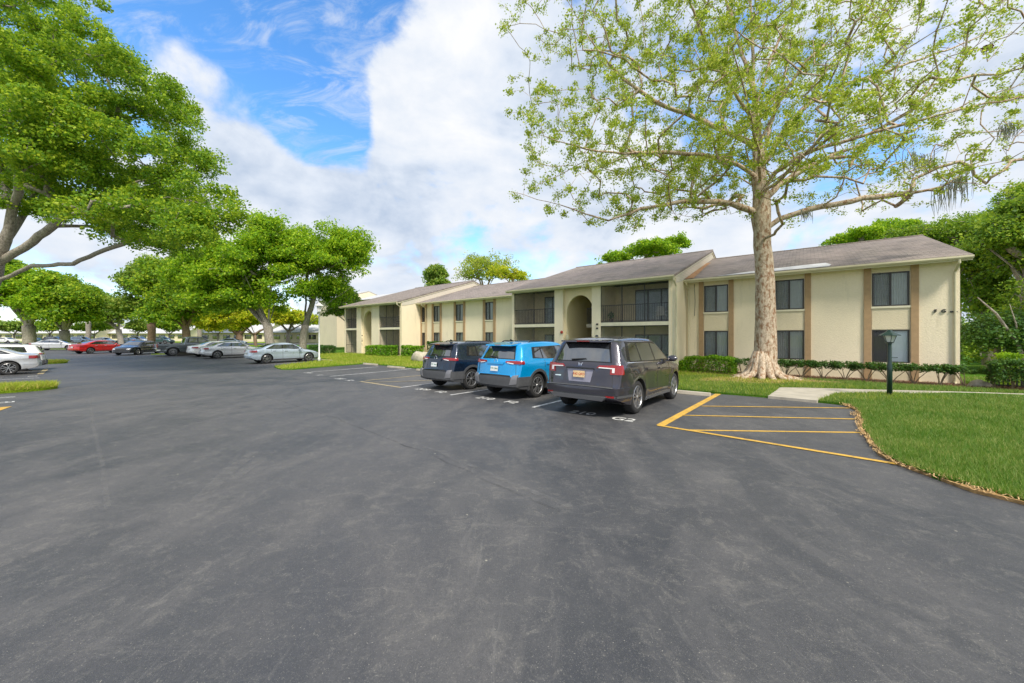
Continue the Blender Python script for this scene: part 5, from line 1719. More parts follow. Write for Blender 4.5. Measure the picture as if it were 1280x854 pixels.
GREY_SUV = dict(L=4.94, W=1.97, H=1.79, R=.385, xr=1.13, xf=3.95, tailz=.44, nosez=.36, zb=.26, bt=.17, bn=.2, pt=.15, pn=.20, tumble=.255,
    prof=[(0, .46), (.0, .60), (.01, .665), (.085, .69), (.10, .80), (.12, 1.0), (.15, 1.14), (.20, 1.22), (.42, 1.62), (.50, 1.69), (.75, 1.745), (1.4, 1.785), (2.2, 1.79), (2.75, 1.75), (3.1, 1.60), (3.72, 1.20), (3.82, 1.155), (4.3, 1.09), (4.7, .99), (4.86, .86), (4.92, .70), (4.94, .42)],
    sharp=(3, 7, 15, 16), belt=flatbelt(1.13, 1.05, 4.9),
    dlo=[(.62, 1.20), (3.56, 1.13), (2.72, 1.655), (.86, 1.66)],
    win=[[(.78, 1.225), (1.42, 1.215), (1.42, 1.63), (.98, 1.63)], [(1.49, 1.213), (2.38, 1.19), (2.36, 1.632), (1.49, 1.632)], [(2.46, 1.188), (3.44, 1.165), (2.80, 1.60), (2.45, 1.63)]],
    chromeline=[[(.60, 1.185), (3.60, 1.118), (3.60, 1.135), (.60, 1.203)]],
    seams=[(1.47, 1.18, 1.47, .85), (1.47, .85, 1.58, .5), (2.41, 1.16, 2.41, .38), (3.34, 1.12, 3.42, .45), (1.7, .39, 3.35, .39)],
    handles=[(1.60, .99), (2.50, .97)], mirror=(3.30, 1.12), windscreen=(2.92, 3.66, .52, .70), spokes=5, sillchrome=True,
    tailfn=tail_suv_grey, nosefn=front_generic, headz=.78)
COMPACT = dict(L=4.60, W=1.86, H=1.69, R=.365, xr=.99, xf=3.68, tailz=.38, nosez=.34, zb=.26, bt=.17, bn=.18, pt=.16, pn=.2, tumble=.29, archgap=.06,
    prof=[(0, .40), (.0, .60), (.02, .68), (.07, .72), (.10, .95), (.13, 1.08), (.18, 1.15), (.40, 1.50), (.48, 1.575), (.75, 1.64), (1.3, 1.68), (2.0, 1.69), (2.55, 1.645), (2.9, 1.49), (3.45, 1.15), (3.56, 1.10), (4.0, 1.045), (4.35, .95), (4.5, .84), (4.57, .70), (4.60, .42)],
    sharp=(3, 6, 14, 15), belt=flatbelt(1.08, 1.0, 4.6), clad=True, cladz=.47, cladbody=.44,
    dlo=[(.80, 1.17), (3.28, 1.08), (2.52, 1.545), (.92, 1.50)],
    win=[[(.92, 1.20), (1.30, 1.16), (1.30, 1.49), (1.04, 1.47)], [(1.36, 1.155), (2.12, 1.135), (2.10, 1.53), (1.36, 1.51)], [(2.19, 1.13), (3.16, 1.105), (2.56, 1.49), (2.19, 1.53)]],
    seams=[(1.35, 1.12, 1.33, .85), (1.33, .85, 1.44, .55), (2.15, 1.10, 2.17, .46), (3.08, 1.06, 3.14, .50)],
    handles=[(1.42, .97), (2.24, .94)], mirror=(3.02, 1.06), windscreen=(2.72, 3.40, .47, .66), spokes=5,
    tailfn=tail_suv_compact, nosefn=front_generic, headz=.76)
SEDAN = dict(L=4.82, W=1.84, H=1.46, R=.335, xr=1.02, xf=3.83, tailz=.42, nosez=.28, zb=.22, bt=.14, bn=.26, pt=.14, pn=.26, tumble=.16,
    prof=[(0, .44), (.0, .58), (.03, .70), (.06, .92), (.10, 1.0), (.20, 1.04), (.50, 1.075), (.72, 1.11), (1.15, 1.30), (1.6, 1.42), (2.1, 1.46), (2.55, 1.44), (2.95, 1.33), (3.62, .98), (3.72, .95), (4.2, .86), (4.55, .74), (4.72, .62), (4.80, .50), (4.82, .30)],
    sharp=(4, 13), belt=flatbelt(.97, .88, 4.8),
    dlo=[(.95, 1.05), (3.42, .955), (2.72, 1.33), (1.50, 1.335)],
    win=[[(1.10, 1.065), (1.98, 1.03), (1.98, 1.325), (1.52, 1.305)], [(2.05, 1.03), (3.30, .975), (2.70, 1.30), (2.05, 1.33)]],
    chromeline=[[(.95, 1.03), (3.45, .94), (3.45, .952), (.95, 1.044)]],
    seams=[(1.28, .98, 1.32, .7), (2.01, 1.0, 2.03, .3), (3.12, .93, 3.2, .3)],
    handles=[(1.38, .87), (2.15, .84)], mirror=(3.12, .93), windscreen=(2.86, 3.56, .52, .66), rearglass=(.80, 1.45, .60, .50), spokes=5, chromeh=True,
    tailfn=tail_sedan, nosefn=front_generic, headz=.58)
PICKUP = dict(L=5.7, W=1.98, H=1.88, R=.40, xr=1.2, xf=4.72, tailz=.5, nosez=.42, zb=.36, bt=.04, bn=.14, pt=.03, pn=.14, tumble=.15, archgap=.08, bed=1.95,
    prof=[(0, .54), (.0, .72), (.02, .76), (.03, 1.18), (.06, 1.21), (2.0, 1.22), (2.03, 1.23), (2.18, 1.74), (2.26, 1.82), (2.7, 1.88), (3.3, 1.86), (3.6, 1.80), (4.22, 1.33), (4.32, 1.28), (4.9, 1.23), (5.4, 1.14), (5.58, 1.0), (5.66, .8), (5.7, .5)],
    sharp=(3, 4, 5, 6, 12), belt=lambda x: 1.14,
    dlo=[(2.24, 1.27), (4.05, 1.22), (3.50, 1.73), (2.38, 1.75)],
    win=[[(2.34, 1.30), (3.02, 1.29), (3.02, 1.70), (2.44, 1.71)], [(3.1, 1.29), (3.95, 1.26), (3.46, 1.69), (3.1, 1.70)]],
    seams=[(2.14, 1.2, 2.14, .5), (3.06, 1.2, 3.06, .45), (4.0, 1.2, 4.05, .5)], handles=[(2.3, 1.08), (3.16, 1.07)], mirror=(3.86, 1.22),
    windscreen=(3.66, 4.18, .62, .72), rearglass=(2.05, 2.16, .55, .52), spokes=6, tailfn=tail_pickup, nosefn=front_generic, headz=.90)

P_GREY = paint('graphite paint', (.052, .049, .064), .6, .26)
P_BLUE = paint('bright blue paint', (.0, .30, .66), .25, .28)
P_NAVY = paint('navy black paint', (.008, .018, .040), .4, .25)
P_ICE = paint('pale blue silver paint', (.46, .54, .62), .45, .32)
P_SILV = paint('silver paint', (.60, .61, .63), .5, .32)
P_WHITE = paint('white paint', (.78, .78, .77), .0, .3)
P_RED = paint('red paint', (.50, .012, .010), .2, .28)
P_BLACK = paint('black paint', (.012, .013, .016), .3, .25)
P_TRUCK = paint('gunmetal paint', (.085, .10, .105), .5, .32)
P_GREYB = paint('blue grey paint', (.16, .22, .30), .4, .3)
P_TEAL = paint('dark teal paint', (.03, .08, .09), .4, .3)

HB = (AY[0], AY[1]); LFT = Vector((-AY[1], AY[0], 0))
def rr_pos(px, py, hw, h=HB):
    p = at(px, py); l = Vector((-h[1], h[0], 0)); q = p+l*hw; return (q.x, q.y)
HP = (math.sin(math.radians(39.5)), math.cos(math.radians(39.5)))
vehicle(GREY_SUV, 'suv', 'large dark grey SUV nearest the hatched area, yellow plate', 'suv', rr_pos(797, 517, .95, HP), HP, P_GREY)
vehicle(COMPACT, 'suv', 'bright blue SUV with grey lower cladding and white plate', 'suv', rr_pos(672, 497, .9, HP), HP, P_BLUE)
vehicle(COMPACT, 'suv', 'navy black SUV with roof rails, left of the bright blue one', 'suv', rr_pos(589.5, 486.7, .9, HP), HP, P_NAVY)
vehicle(SEDAN, 'sedan', 'pale blue silver sedan parked nose to the white lamp post', 'car', rr_pos(334, 454.6, .9), HB, P_ICE)
vehicle(SEDAN, 'sedan', 'silver white sedan parked left of the pale blue silver one', 'car', rr_pos(272, 448.4, .9), HB, P_SILV, True)
vehicle(SEDAN, 'sedan', 'white sedan half hidden behind the silver white sedan, next to the boulder island', 'car', rr_pos(258, 446.2, .9, (.5, .866)), (.5, .866), P_WHITE, True)
vehicle(PICKUP, 'pickup_truck', 'dark grey pickup truck with open bed', 'pickup', rr_pos(216.5, 445.2, .95), HB, P_TRUCK, True)
vehicle(SEDAN, 'sedan', 'black sedan with its front to the road, left of the pickup truck', 'car', (-39.6, 40.3), (.20, -.98), P_BLACK, True)
vehicle(SEDAN, 'sedan', 'bright red sedan seen from behind at an angle', 'car', rr_pos(113.5, 442.3, .9, (.2, .98)), (.2, .98), P_RED, True)
vehicle(SEDAN, 'sedan', 'grey silver sedan pointing right at the far left of the lot', 'car', (-62.2, 49.0), (.9, .43), P_SILV, True)
vehicle(SEDAN, 'sedan', 'silver sedan at the left edge, rear end facing the lot, large red tail lamp', 'car', (-25.7, 18.9), (-HB[0], -HB[1]), P_SILV)
WHATCH = vehicle(COMPACT, 'suv', 'white hatchback just behind the silver sedan at the left edge', 'car', (-28.05, 21.05), (-HB[0], -HB[1]), P_WHITE)
WHATCH.scale = (.9, .95, .9)
# far lot
for i, (px, Y, mat, sp, lab, h) in enumerate((
    (48, 92, P_TEAL, SEDAN, 'distant dark sedan behind the thick double trunk at far left', (1, 0)),
    (72, 90, P_BLACK, COMPACT, 'distant black SUV between the two far left trunks', (1, .1)),
    (106, 88, P_GREYB, COMPACT, 'distant blue grey SUV just above the red sedan', (1, 0)),
    (133, 90, P_SILV, SEDAN, 'distant silver sedan above the hood of the red sedan', (1, 0)),
    (156, 86, P_GREYB, SEDAN, 'distant pale blue sedan above the black sedan', (-1, 0)),
    (178, 88, P_SILV, COMPACT, 'distant silver SUV left of the trunk by the pickup', (1, 0)),
    (207, 86, P_TEAL, COMPACT, 'distant dark teal SUV behind the pickup bed', (1, 0)),
    (293, 74, P_GREYB, SEDAN, 'distant dark blue sedan under the yellow leaved tree', (1, .3)),
    (12, 94, P_WHITE, SEDAN, 'distant white sedan at the far left edge', (1, 0)))):
    hh = Vector((h[0], h[1])).normalized()
    X = (px-640)/FOC*Y
    vehicle(sp, 'sedan' if sp is SEDAN else 'suv', lab, 'car' if sp is SEDAN else 'suv', (X-2*hh.x, Y), (hh.x, hh.y), mat, True)
# ------------------------------------------------------------------ the big sycamore
ST = 16.1
def sp_(pts): return [tuple(atd(px, py, ST+dy)) for px, py, dy in pts]
basep = at(957, 476)
ST = basep.y+.2
skel = [
 [(basep.x, ST, gz(basep.x, ST)-.05)] + sp_([(957, 440, 0), (957, 400, 0), (956, 340, 0), (953, 290, 0), (951, 255, 0), (948, 200, .2), (944, 120, .3), (940, 40, .5), (936, -50, .3), (932, -130, 0)]),
 sp_([(948, 266, 0), (925, 258, -.2), (900, 252, -.5), (850, 252, -1), (800, 262, -1.2), (760, 276, -1.3), (700, 256, -1), (640, 240, -.8)]),
 sp_([(950, 236, 0), (925, 222, .5), (890, 219, 1), (850, 222, 1.5)]),
 sp_([(950, 222, 0), (925, 207, -.3), (885, 195, -.8), (830, 190, -1.5), (780, 192, -2), (730, 186, -2.4), (680, 170, -2.6)]),
 sp_([(948, 190, 0), (920, 170, .5), (870, 148, 1), (820, 128, 1.4), (780, 100, 1.6), (745, 60, 1.8), (720, 20, 2)]),
 sp_([(946, 160, 0), (915, 110, -.8), (885, 60, -1.6), (860, 0, -2.4), (840, -60, -3)]),
 sp_([(944, 120, 0), (925, 60, 1), (905, -10, 2), (890, -70, 3)]),
 sp_([(958, 285, 0), (975, 274, -.1), (1010, 262, -.6), (1080, 248, -1), (1140, 241, -1.4), (1180, 233, -1.6), (1215, 210, -1.8), (1262, 200, -2)]),
 sp_([(955, 250, 0), (975, 230, .3), (1010, 208, .8), (1060, 186, 1.4), (1140, 164, 2), (1220, 124, 2.5), (1290, 102, 3)]),
 sp_([(953, 240, 0), (970, 215, -.5), (1010, 190, -1.2), (1070, 172, -2), (1150, 150, -3), (1230, 130, -3.6), (1300, 118, -4)]),
 sp_([(951, 215, 0), (975, 170, .3), (1010, 130, .6), (1060, 105, 1), (1120, 85, 1.4), (1190, 60, 2), (1260, 30, 2.6)]),
 sp_([(949, 180, 0), (975, 125, -.6), (1010, 75, -1.2), (1050, 35, -1.8), (1090, -10, -2.4)]),
 sp_([(946, 130, 0), (965, 70, .4), (990, 10, .8), (1015, -60, 1.2)]),
 sp_([(951, 230, 0), (948, 190, -2), (935, 130, -4), (915, 60, -5.4)]),
 sp_([(951, 210, 0), (960, 170, 2), (975, 110, 4), (990, 60, 5.6)]),
 sp_([(952, 245, 0), (985, 215, -2), (1030, 170, -4), (1090, 120, -5.6)]),
]
rg = np.random.default_rng(11)
A = []
# twig targets: around limb outer parts, more and leafier on the left
def around(pl, n, s, lo=.3):
    P = np.array(pl); k = len(P)-1
    q = lo*k+(k-lo*k)*rg.random(n); i = np.minimum(q.astype(int), k-1); f = (q-i)[:, None]
    base = P[i]*(1-f)+P[i+1]*f
    g = rg.normal(0, 1, (n, 3))*np.array([s, s*1.1, s*.9]); g[:, 2] += .35*s
    return base+g
for i, pl in enumerate(skel[1:]):
    right = i >= 6 and i <= 11
    A.append(around(pl, 85 if right else 120, 1.05, .35))
A.append(around(skel[0], 150, 1.6, .62))
A = np.concatenate(A)
# crown volume fill (left and top)
nfill = 900
d = rg.normal(0, 1, (nfill, 3)); d /= np.linalg.norm(d, axis=1)[:, None]
F = np.array([basep.x-1.8, ST-.2, 14.2])+d*rg.uniform(.35, 1, (nfill, 1))**.6*np.array([10.3, 6.8, 9.4])
F = F[F[:, 2] > 7.6]
A = np.concatenate([A, F])
nf2 = 330
d = rg.normal(0, 1, (nf2, 3)); d /= np.linalg.norm(d, axis=1)[:, None]
F = np.array([basep.x+8.5, ST, 12.6])+d*rg.uniform(.2, 1, (nf2, 1))**.6*np.array([7.5, 5.5, 6])
A = np.concatenate([A, F[F[:, 2] > 7.2]])
A = A[(A[:, 1] > 6.5)]
pxs = 640+FOC*A[:, 0]/A[:, 1]; pys = HOR-FOC*(A[:, 2]-EYE)/A[:, 1]
lowlim = np.interp(pxs, [600, 640, 700, 760, 850, 900, 940, 1000, 1100, 1200, 1300], [240, 250, 275, 292, 285, 282, 290, 285, 268, 250, 240])
A = A[(pys < lowlim) & (pys > -330) & (pxs > 626) & (pxs < 1500)]
arr, par, kids, rr = grow(skel, .40, A, rg, .007, .45, wig=.06, expo=2.0)
# limb girth floor so that main limbs read
off = np.array([basep.x, ST, gz(basep.x, ST)])
hgt = arr[:, 2]-off[2]
d0 = np.hypot(arr[:, 0]-off[0], arr[:, 1]-off[1])
trk = (d0 < .35) & (hgt < 6.6)
rr[trk] = np.interp(hgt[trk], [0, .6, 1.2, 2.5, 4.5, 5.6, 6.6], [.56, .49, .44, .40, .36, .34, .33])
T = empty('sycamore_tree', Vector(off))
mb = tree_mesh(arr-off, kids, rr, 8)
# root flare: buttress ridges
r_ = random.Random(6)
for k, (a, L, w) in enumerate(((-2.75, 1.9, .15), (-2.2, 1.15, .16), (-1.7, 1.0, .17), (-1.1, 1.15, .15), (-.5, 1.35, .16), (0.0, 1.9, .14), (.6, 1.0, .14), (1.6, .9, .15), (2.5, 1.1, .15), (3.05, 1.5, .14))):
    ca, sa = math.cos(a), math.sin(a)
    pts = [(ca*.22, sa*.22, 1.25), (ca*.36, sa*.36, .72), (ca*.52, sa*.52, .36), (ca*.52+ca*L*.22, sa*.52+sa*L*.22, .16), (ca*(.55+L*.5)+r_.uniform(-.08, .08), sa*(.55+L*.5)+r_.uniform(-.08, .08), .075), (ca*(.5+L), sa*(.5+L)+r_.uniform(-.15, .15), -.02)]
    mb.tube(pts, [w*.9, w*1.15, w*1.05, w*.8, w*.5, .02], 9)
mb.build('trunk', M['bark_syc'], T, smooth=True)
R = np.full(len(A), .34)*rg.uniform(.6, 1.3, len(A))
wgt = np.interp(640+FOC*A[:, 0]/A[:, 1], [600, 900, 1000, 1150, 1500], [.95, .85, .62, .38, .30])
keep = rg.random(len(A)) < wgt
V = leaves_np(A[keep], R[keep], 130000, .090, rg, .8, .25, .25)
tips = np.array([arr[i] for i in range(len(arr)) if rr[i] < .012])
V2 = leaves_np(tips, np.full(len(tips), .2), 45000, .078, rg, .8, .2, .3)
npmesh('crown', np.concatenate([V, V2])-off, 4, M['syc'], T)
tag(T, 'tall sycamore with mottled flaking trunk and airy light green crown before the apartments', 'tree')
# moss and a dead leaf clump
def moss(pts, lab, seed, L=1.2, n=90):
    r = random.Random(seed); m = MB()
    c = Vector(pts[0])
    for i in range(n):
        q = r.random(); a = Vector(pts[0]).lerp(Vector(pts[1]), q)-c+Vector((r.gauss(0, .07), r.gauss(0, .07), r.uniform(-.1, .05)))
        l = L*r.uniform(.3, 1); b = a+Vector((r.gauss(0, .06), r.gauss(0, .06), -l*.5)); e = b+Vector((r.gauss(0, .06), r.gauss(0, .06), -l*.5))
        m.tube([a, b, e], [.008, .013, .003], 3)
    o = m.build('spanish_moss', M['moss']); o.location = c
    tag(o, lab, 'moss')
moss((atd(1168, 235, ST-1.5), atd(1212, 212, ST-1.8)), 'thick grey hanging moss tuft on the low right sycamore limb', 1, 1.3, 70)
moss((atd(1135, 190, ST-1), atd(1160, 196, ST-1)), 'thin grey hanging moss left of the thick tuft in the sycamore', 2, .9, 50)
moss((atd(1250, 158, ST-1.5), atd(1270, 150, ST-1.5)), 'grey hanging moss near the right edge of the sycamore crown', 3, .8, 50)
moss((atd(1000, 262, ST-.5), atd(1012, 260, ST-.6)), 'short grey moss under the low limb close to the sycamore trunk', 4, .6, 40)
p = atd(1037, 163, ST-.8)
V = leaves_np(np.array([[0, 0, 0.]]), np.array([.22]), 260, .13, rg, .6, .1, .1)
o = npmesh('dead_leaf_clump', V, 4, M['deadleaf']); o.location = p; tag(o, 'reddish brown clump of dead leaves caught in the sycamore', 'leaf clump')
p = atd(1234, 60, ST+.5)
o2 = npmesh('dead_leaf_clump', V*.9, 4, M['deadleaf']); o2.location = p; tag(o2, 'smaller brown clump of dead leaves high at the right of the sycamore', 'leaf clump')

# ------------------------------------------------------------------ big oak at the left
def px_lumps(L): return [(tuple(atd(px, py, Y)), rd) for px, py, Y, rd in L]
rl = random.Random(2)
Y0 = 21.5
tb = Vector(((-44-640)/FOC*23.0, 23.0, -.35))
sk = [[tuple(tb), tuple(atd(-34, 420, 22.9)), tuple(atd(-27, 385, 22.6)), tuple(atd(-12, 350, 22.2)), tuple(atd(6, 300, 21.8)), tuple(atd(20, 240, 21.3)), tuple(atd(38, 170, 21))],
      [tuple(atd(2, 352, 22.4)), tuple(atd(40, 333, 21.5)), tuple(atd(90, 330, 20.5)), tuple(atd(130, 312, 19.8)), tuple(atd(175, 300, 19))],
      [tuple(atd(8, 330, 22.2)), tuple(atd(50, 295, 21.5)), tuple(atd(90, 262, 20.6)), tuple(atd(140, 235, 19.8)), tuple(atd(200, 222, 19))],
      [tuple(atd(0, 345, 22.5)), tuple(atd(-20, 300, 21)), tuple(atd(-60, 240, 20)), tuple(atd(-110, 180, 19))],
      [tuple(atd(14, 300, 21.8)), tuple(atd(40, 250, 23)), tuple(atd(80, 190, 24)), tuple(atd(120, 120, 25))],
      [tuple(atd(22, 255, 21.4)), tuple(atd(30, 200, 19)), tuple(atd(50, 140, 17.5))]]
# silhouette lumps (picture bearings, varied distance)
L = []
outline = [(60, 10), (110, 45), (150, 75), (185, 105), (205, 140), (215, 175), (235, 205), (245, 250), (262, 283), (235, 300), (205, 262), (180, 222), (150, 180), (120, 135), (90, 100), (55, 60), (20, 30),
           (20, 90), (60, 140), (100, 185), (140, 230), (165, 265), (120, 262), (80, 225), (40, 190), (10, 140), (15, 225), (55, 262), (-30, 60), (-60, 120), (-40, 190), (-50, 250), (190, 190), (215, 235), (90, 60), (130, 95), (165, 140),
           (185, 275), (150, 285), (205, 300), (95, 150), (30, 160), (60, 200), (-100, 150), (-90, 60), (15, 60), (50, 100), (30, 120), (75, 150), (50, 170), (20, 180), (85, 195), (10, 110), (40, 235), (75, 242), (112, 264), (15, 250), (60, 205), (120, 160), (110, 210), (30, 205), (-10, 205), (190, 250), (225, 285), (20, -20), (60, -40), (-30, -20)]
for px, py in outline:
    if px < 95 and 215 < py < 230: continue
    for k in range(2):
        Y = Y0+rl.uniform(-6.0, 4.5)
        L.append((px+rl.uniform(-12, 12), py+rl.uniform(-10, 10), Y, (1.35*rl.uniform(.6, 1.3), 1.35*rl.uniform(.6, 1.3), 1.0*rl.uniform(.7, 1.2))))
L += [(262, 205, 18.5, (.55, .5, .4)), (228, 218, 18.5, (.8, .5, .35))]
lumps = px_lumps(L)
T = make_tree('oak_tree', sk, .42, lumps, 'huge spreading oak at the upper left whose trunk stands just past the left edge', M['oak'], M['bark'], 21, 250000, .135, att_per=12, clump=.55, seg=.6, tip=.006, flat=.7, up=.35)

# ------------------------------------------------------------------ other broadleaf trees
def blobtree(name, px, pybase, Y, trunk_r, crown, label, leaf, bark, seed, nleaf, lsize, n_l=None, group=None, fork=None, att=9, clump=.7, hi=.55, lump=1.6, flat=.7):
    """crown: list of (px,py,rx_px,ry_px) masses at distance Y"""
    r = random.Random(seed)
    s = Y/FOC
    base = Vector(((px-640)*s, Y, gz((px-640)*s, Y)+.0))
    cx = sum(c[0]*c[2]*c[3] for c in crown)/sum(c[2]*c[3] for c in crown)
    topy = min(c[1]-c[3] for c in crown); boty = max(c[1]+c[3] for c in crown)
    zt = EYE-(topy-HOR)*s; z0 = EYE-(boty-HOR)*s
    forkz = base.z+(max(1.6, (z0-base.z))*.9 if fork is None else fork)
    c0 = Vector(((cx-640)*s, Y, forkz+(zt-forkz)*.5))
    top = Vector((base.x*.85+c0.x*.15, Y, forkz+.3))
    sk = [[tuple(base-Vector((0, 0, .1))), tuple(base.lerp(top, .5)+Vector((r.uniform(-.1, .1), 0, 0))), tuple(top), tuple(top.lerp(c0, .6))]]
    W = max(c[2] for c in crown)*s
    for k in range(7):
        a = 2*PI*k/7+r.uniform(-.3, .3)
        e = Vector((c0.x+math.cos(a)*W*.75, Y+math.sin(a)*W*.6, forkz+(zt-forkz)*r.uniform(.25, .7)))
        m_ = top.lerp(e, .5)+Vector((0, 0, r.uniform(-.1, .5)))
        sk.append([tuple(top-Vector((0, 0, r.uniform(0, .5)))), tuple(m_), tuple(e)])
    L = []
    for (qx, qy, rx, ry) in crown:
        C = Vector(((qx-640)*s, Y, EYE-(qy-HOR)*s)); RX, RZ = max(.5, rx*s-lump*.75), max(.3, ry*s-lump*.5); RY = max(RX, rx*s*.8)*.9
        k = n_l or max(6, int(5.5*(RX*RY*RZ+2)**(2/3.)/lump**2*1.7))
        for i in range(k):
            d = Vector((r.gauss(0, 1), r.gauss(0, 1), r.gauss(0, 1))).normalized()
            if d.z < -.7: d.z *= -.4
            q = r.uniform(.45, 1.02)
            L.append(((C.x+d.x*RX*q, C.y+d.y*RY*q, C.z+d.z*RZ*q), (lump*r.uniform(.6, 1.15), lump*r.uniform(.6, 1.15), lump*.75*r.uniform(.7, 1.2))))
    return make_tree(name, sk, trunk_r, L, label, leaf, bark, seed, nleaf, lsize, att_per=att, clump=clump, seg=.8, tip=.010, flat=flat, up=.35, group=group)

blobtree('oak_tree', 341, 440, 42.5, .46, [(322, 332, 60, 48), (285, 345, 56, 38), (256, 350, 46, 34), (335, 292, 32, 30), (300, 378, 62, 24)], 'broad bright oak left of the pair behind the silver sedans', M['oak_lime'], M['bark'], 31, 85000, .27, fork=2.6, lump=1.5, clump=.85)
blobtree('oak_tree', 378, 438, 45.5, .42, [(408, 322, 58, 44), (436, 312, 34, 28), (375, 322, 40, 42), (400, 366, 44, 26)], 'bright oak with forked trunk right of the pair beside the white lamp', M['oak_lime'], M['bark'], 32, 68000, .27, fork=3.0, lump=1.5, clump=.85)
blobtree('tree', 437, 440, 52, .15, [(436, 374, 16, 12), (418, 388, 18, 14)], 'thin grey green tree crown left of the far block roof', M['oak_grey'], M['bark'], 33, 9000, .26, lump=1.0, clump=.5)
blobtree('tree', 234, 428, 62, .55, [(225, 372, 46, 32), (200, 350, 30, 30), (258, 378, 34, 24), (215, 395, 40, 14)], 'reddish trunked tree behind the pickup truck', M['oak'], M['bark_br'], 34, 38000, .40, lump=1.8, clump=1.05)
blobtree('tree', 190, 428, 66, .55, [(183, 358, 34, 34), (165, 385, 28, 20), (195, 342, 26, 20), (205, 385, 26, 20)], 'grey green tree with straight trunk behind the black sedan', M['oak_grey'], M['bark_br'], 35, 34000, .42, lump=1.9, clump=1.05)
blobtree('tree', 152, 425, 84, .5, [(122, 388, 28, 22), (145, 394, 24, 18), (112, 376, 20, 16)], 'low dense green tree above the red sedan, thin trunk', M['oak_grey'], M['bark'], 36, 24000, .5, lump=2.0, clump=1.2)
blobtree('oak_tree', 81, 428, 60, .58, [(78, 372, 34, 26), (98, 378, 24, 22), (68, 358, 26, 22), (84, 396, 40, 12)], 'oak with wide forked trunk left of the red sedan', M['oak'], M['bark'], 37, 42000, .40, lump=1.8, clump=1.05, fork=2.4)
blobtree('oak_tree', 37, 427, 58, .7, [(35, 368, 38, 34), (10, 356, 34, 34), (52, 382, 32, 20)], 'oak with thick double trunk behind the white cars at far left', M['oak_lime'], M['bark'], 38, 42000, .40, lump=1.8, clump=1.05, fork=3.2)
blobtree('tree', -30, 427, 56, .7, [(-30, 350, 50, 44)], 'oak partly beyond the left edge behind the big oak', M['oak'], M['bark'], 39, 26000, .42, lump=1.8, clump=1.05)
blobtree('tree', 320, 430, 66, .28, [(318, 400, 26, 14), (296, 408, 20, 10)], 'small yellow leaved tree with leaning thin trunk left of the oak pair', M['yellowleaf'], M['bark_br'], 40, 12000, .34, lump=1.3, clump=.6)
blobtree('tree', 300, 428, 78, .62, [(285, 398, 34, 18), (262, 405, 26, 14), (330, 392, 30, 16)], 'yellow leaved tree with pale thick trunk behind the silver white sedan', M['yellowleaf'], M['bark_br'], 41, 26000, .42, lump=1.6, clump=.7)
blobtree('tree', 110, 424, 95, .5, [(95, 368, 26, 14), (140, 384, 22, 14)], 'distant green tree rising between the forked oak and the grey green tree', M['oak_grey'], M['bark'], 42, 24000, .6, lump=2.4, clump=1.1)
blobtree('tree', 250, 424, 100, .5, [(250, 345, 40, 30), (230, 330, 26, 24)], 'distant tree rising behind the reddish trunked tree', M['oak_grey'], M['bark'], 43, 24000, .6, lump=2.4, clump=1.1)
blobtree('tree', 360, 424, 95, .5, [(365, 400, 40, 14)], 'distant low tree glimpsed between the oak pair trunks', M['yellowleaf'], M['bark'], 44, 12000, .6, lump=2.2, clump=1.0)
for i, (px, Y, rx, ry, lf, lab) in enumerate(((18, 100, 20, 9, 'oak_grey', 'small distant tree before the white roof at far left edge'), (62, 98, 16, 8, 'oak', 'small distant tree seen between the two far left oak trunks'),
    (118, 102, 22, 9, 'oak', 'small distant tree before the white roof above the red sedan'), (172, 100, 15, 8, 'oak_grey', 'small distant tree before the low house left of the straight trunk'),
    (212, 98, 18, 9, 'oak', 'small distant tree above the pickup bed'), (272, 96, 20, 9, 'yellowleaf', 'small distant lime tree above the silver white sedan'))):
    blobtree('tree', px, 424, Y, .18, [(px, 409, rx, ry)], lab, M[lf], M['bark'], 90+i, 7000, .5, lump=1.3, clump=.9)
# behind the apartments
blobtree('pine_tree', 545, 430, 74, .35, [(545, 346, 17, 14), (552, 358, 20, 8)], 'dark green tree top above the far block roof', M['oak_grey'], M['bark'], 51, 12000, .40, lump=1.7, clump=.8, hi=1)
blobtree('tree', 605, 430, 66, .3, [(605, 335, 40, 22), (590, 345, 26, 14)], 'half bare tree behind the roof between far block and wing', M['syc'], M['twig'], 52, 6500, .30, lump=2.2, clump=1.0, att=8)
blobtree('tree', 650, 430, 60, .3, [(648, 348, 20, 12), (626, 344, 18, 14)], 'pale yellow green young tree top right of the half bare one', M['yellowleaf'], M['twig'], 53, 5000, .28, lump=1.4, clump=.7)
blobtree('tree', 800, 430, 44, .35, [(815, 315, 38, 15), (765, 326, 24, 9), (842, 306, 14, 8)], 'bright yellow green tree top above the near block roof', M['oak_lime'], M['bark'], 54, 22000, .24, lump=1.3, clump=.55)
blobtree('tree', 1080, 430, 36, .35, [(1070, 300, 34, 14), (1110, 292, 30, 14)], 'yellow green tree top above the ridge right of the sycamore trunk', M['oak_lime'], M['bark'], 55, 16000, .2, lump=1.2, clump=.5)
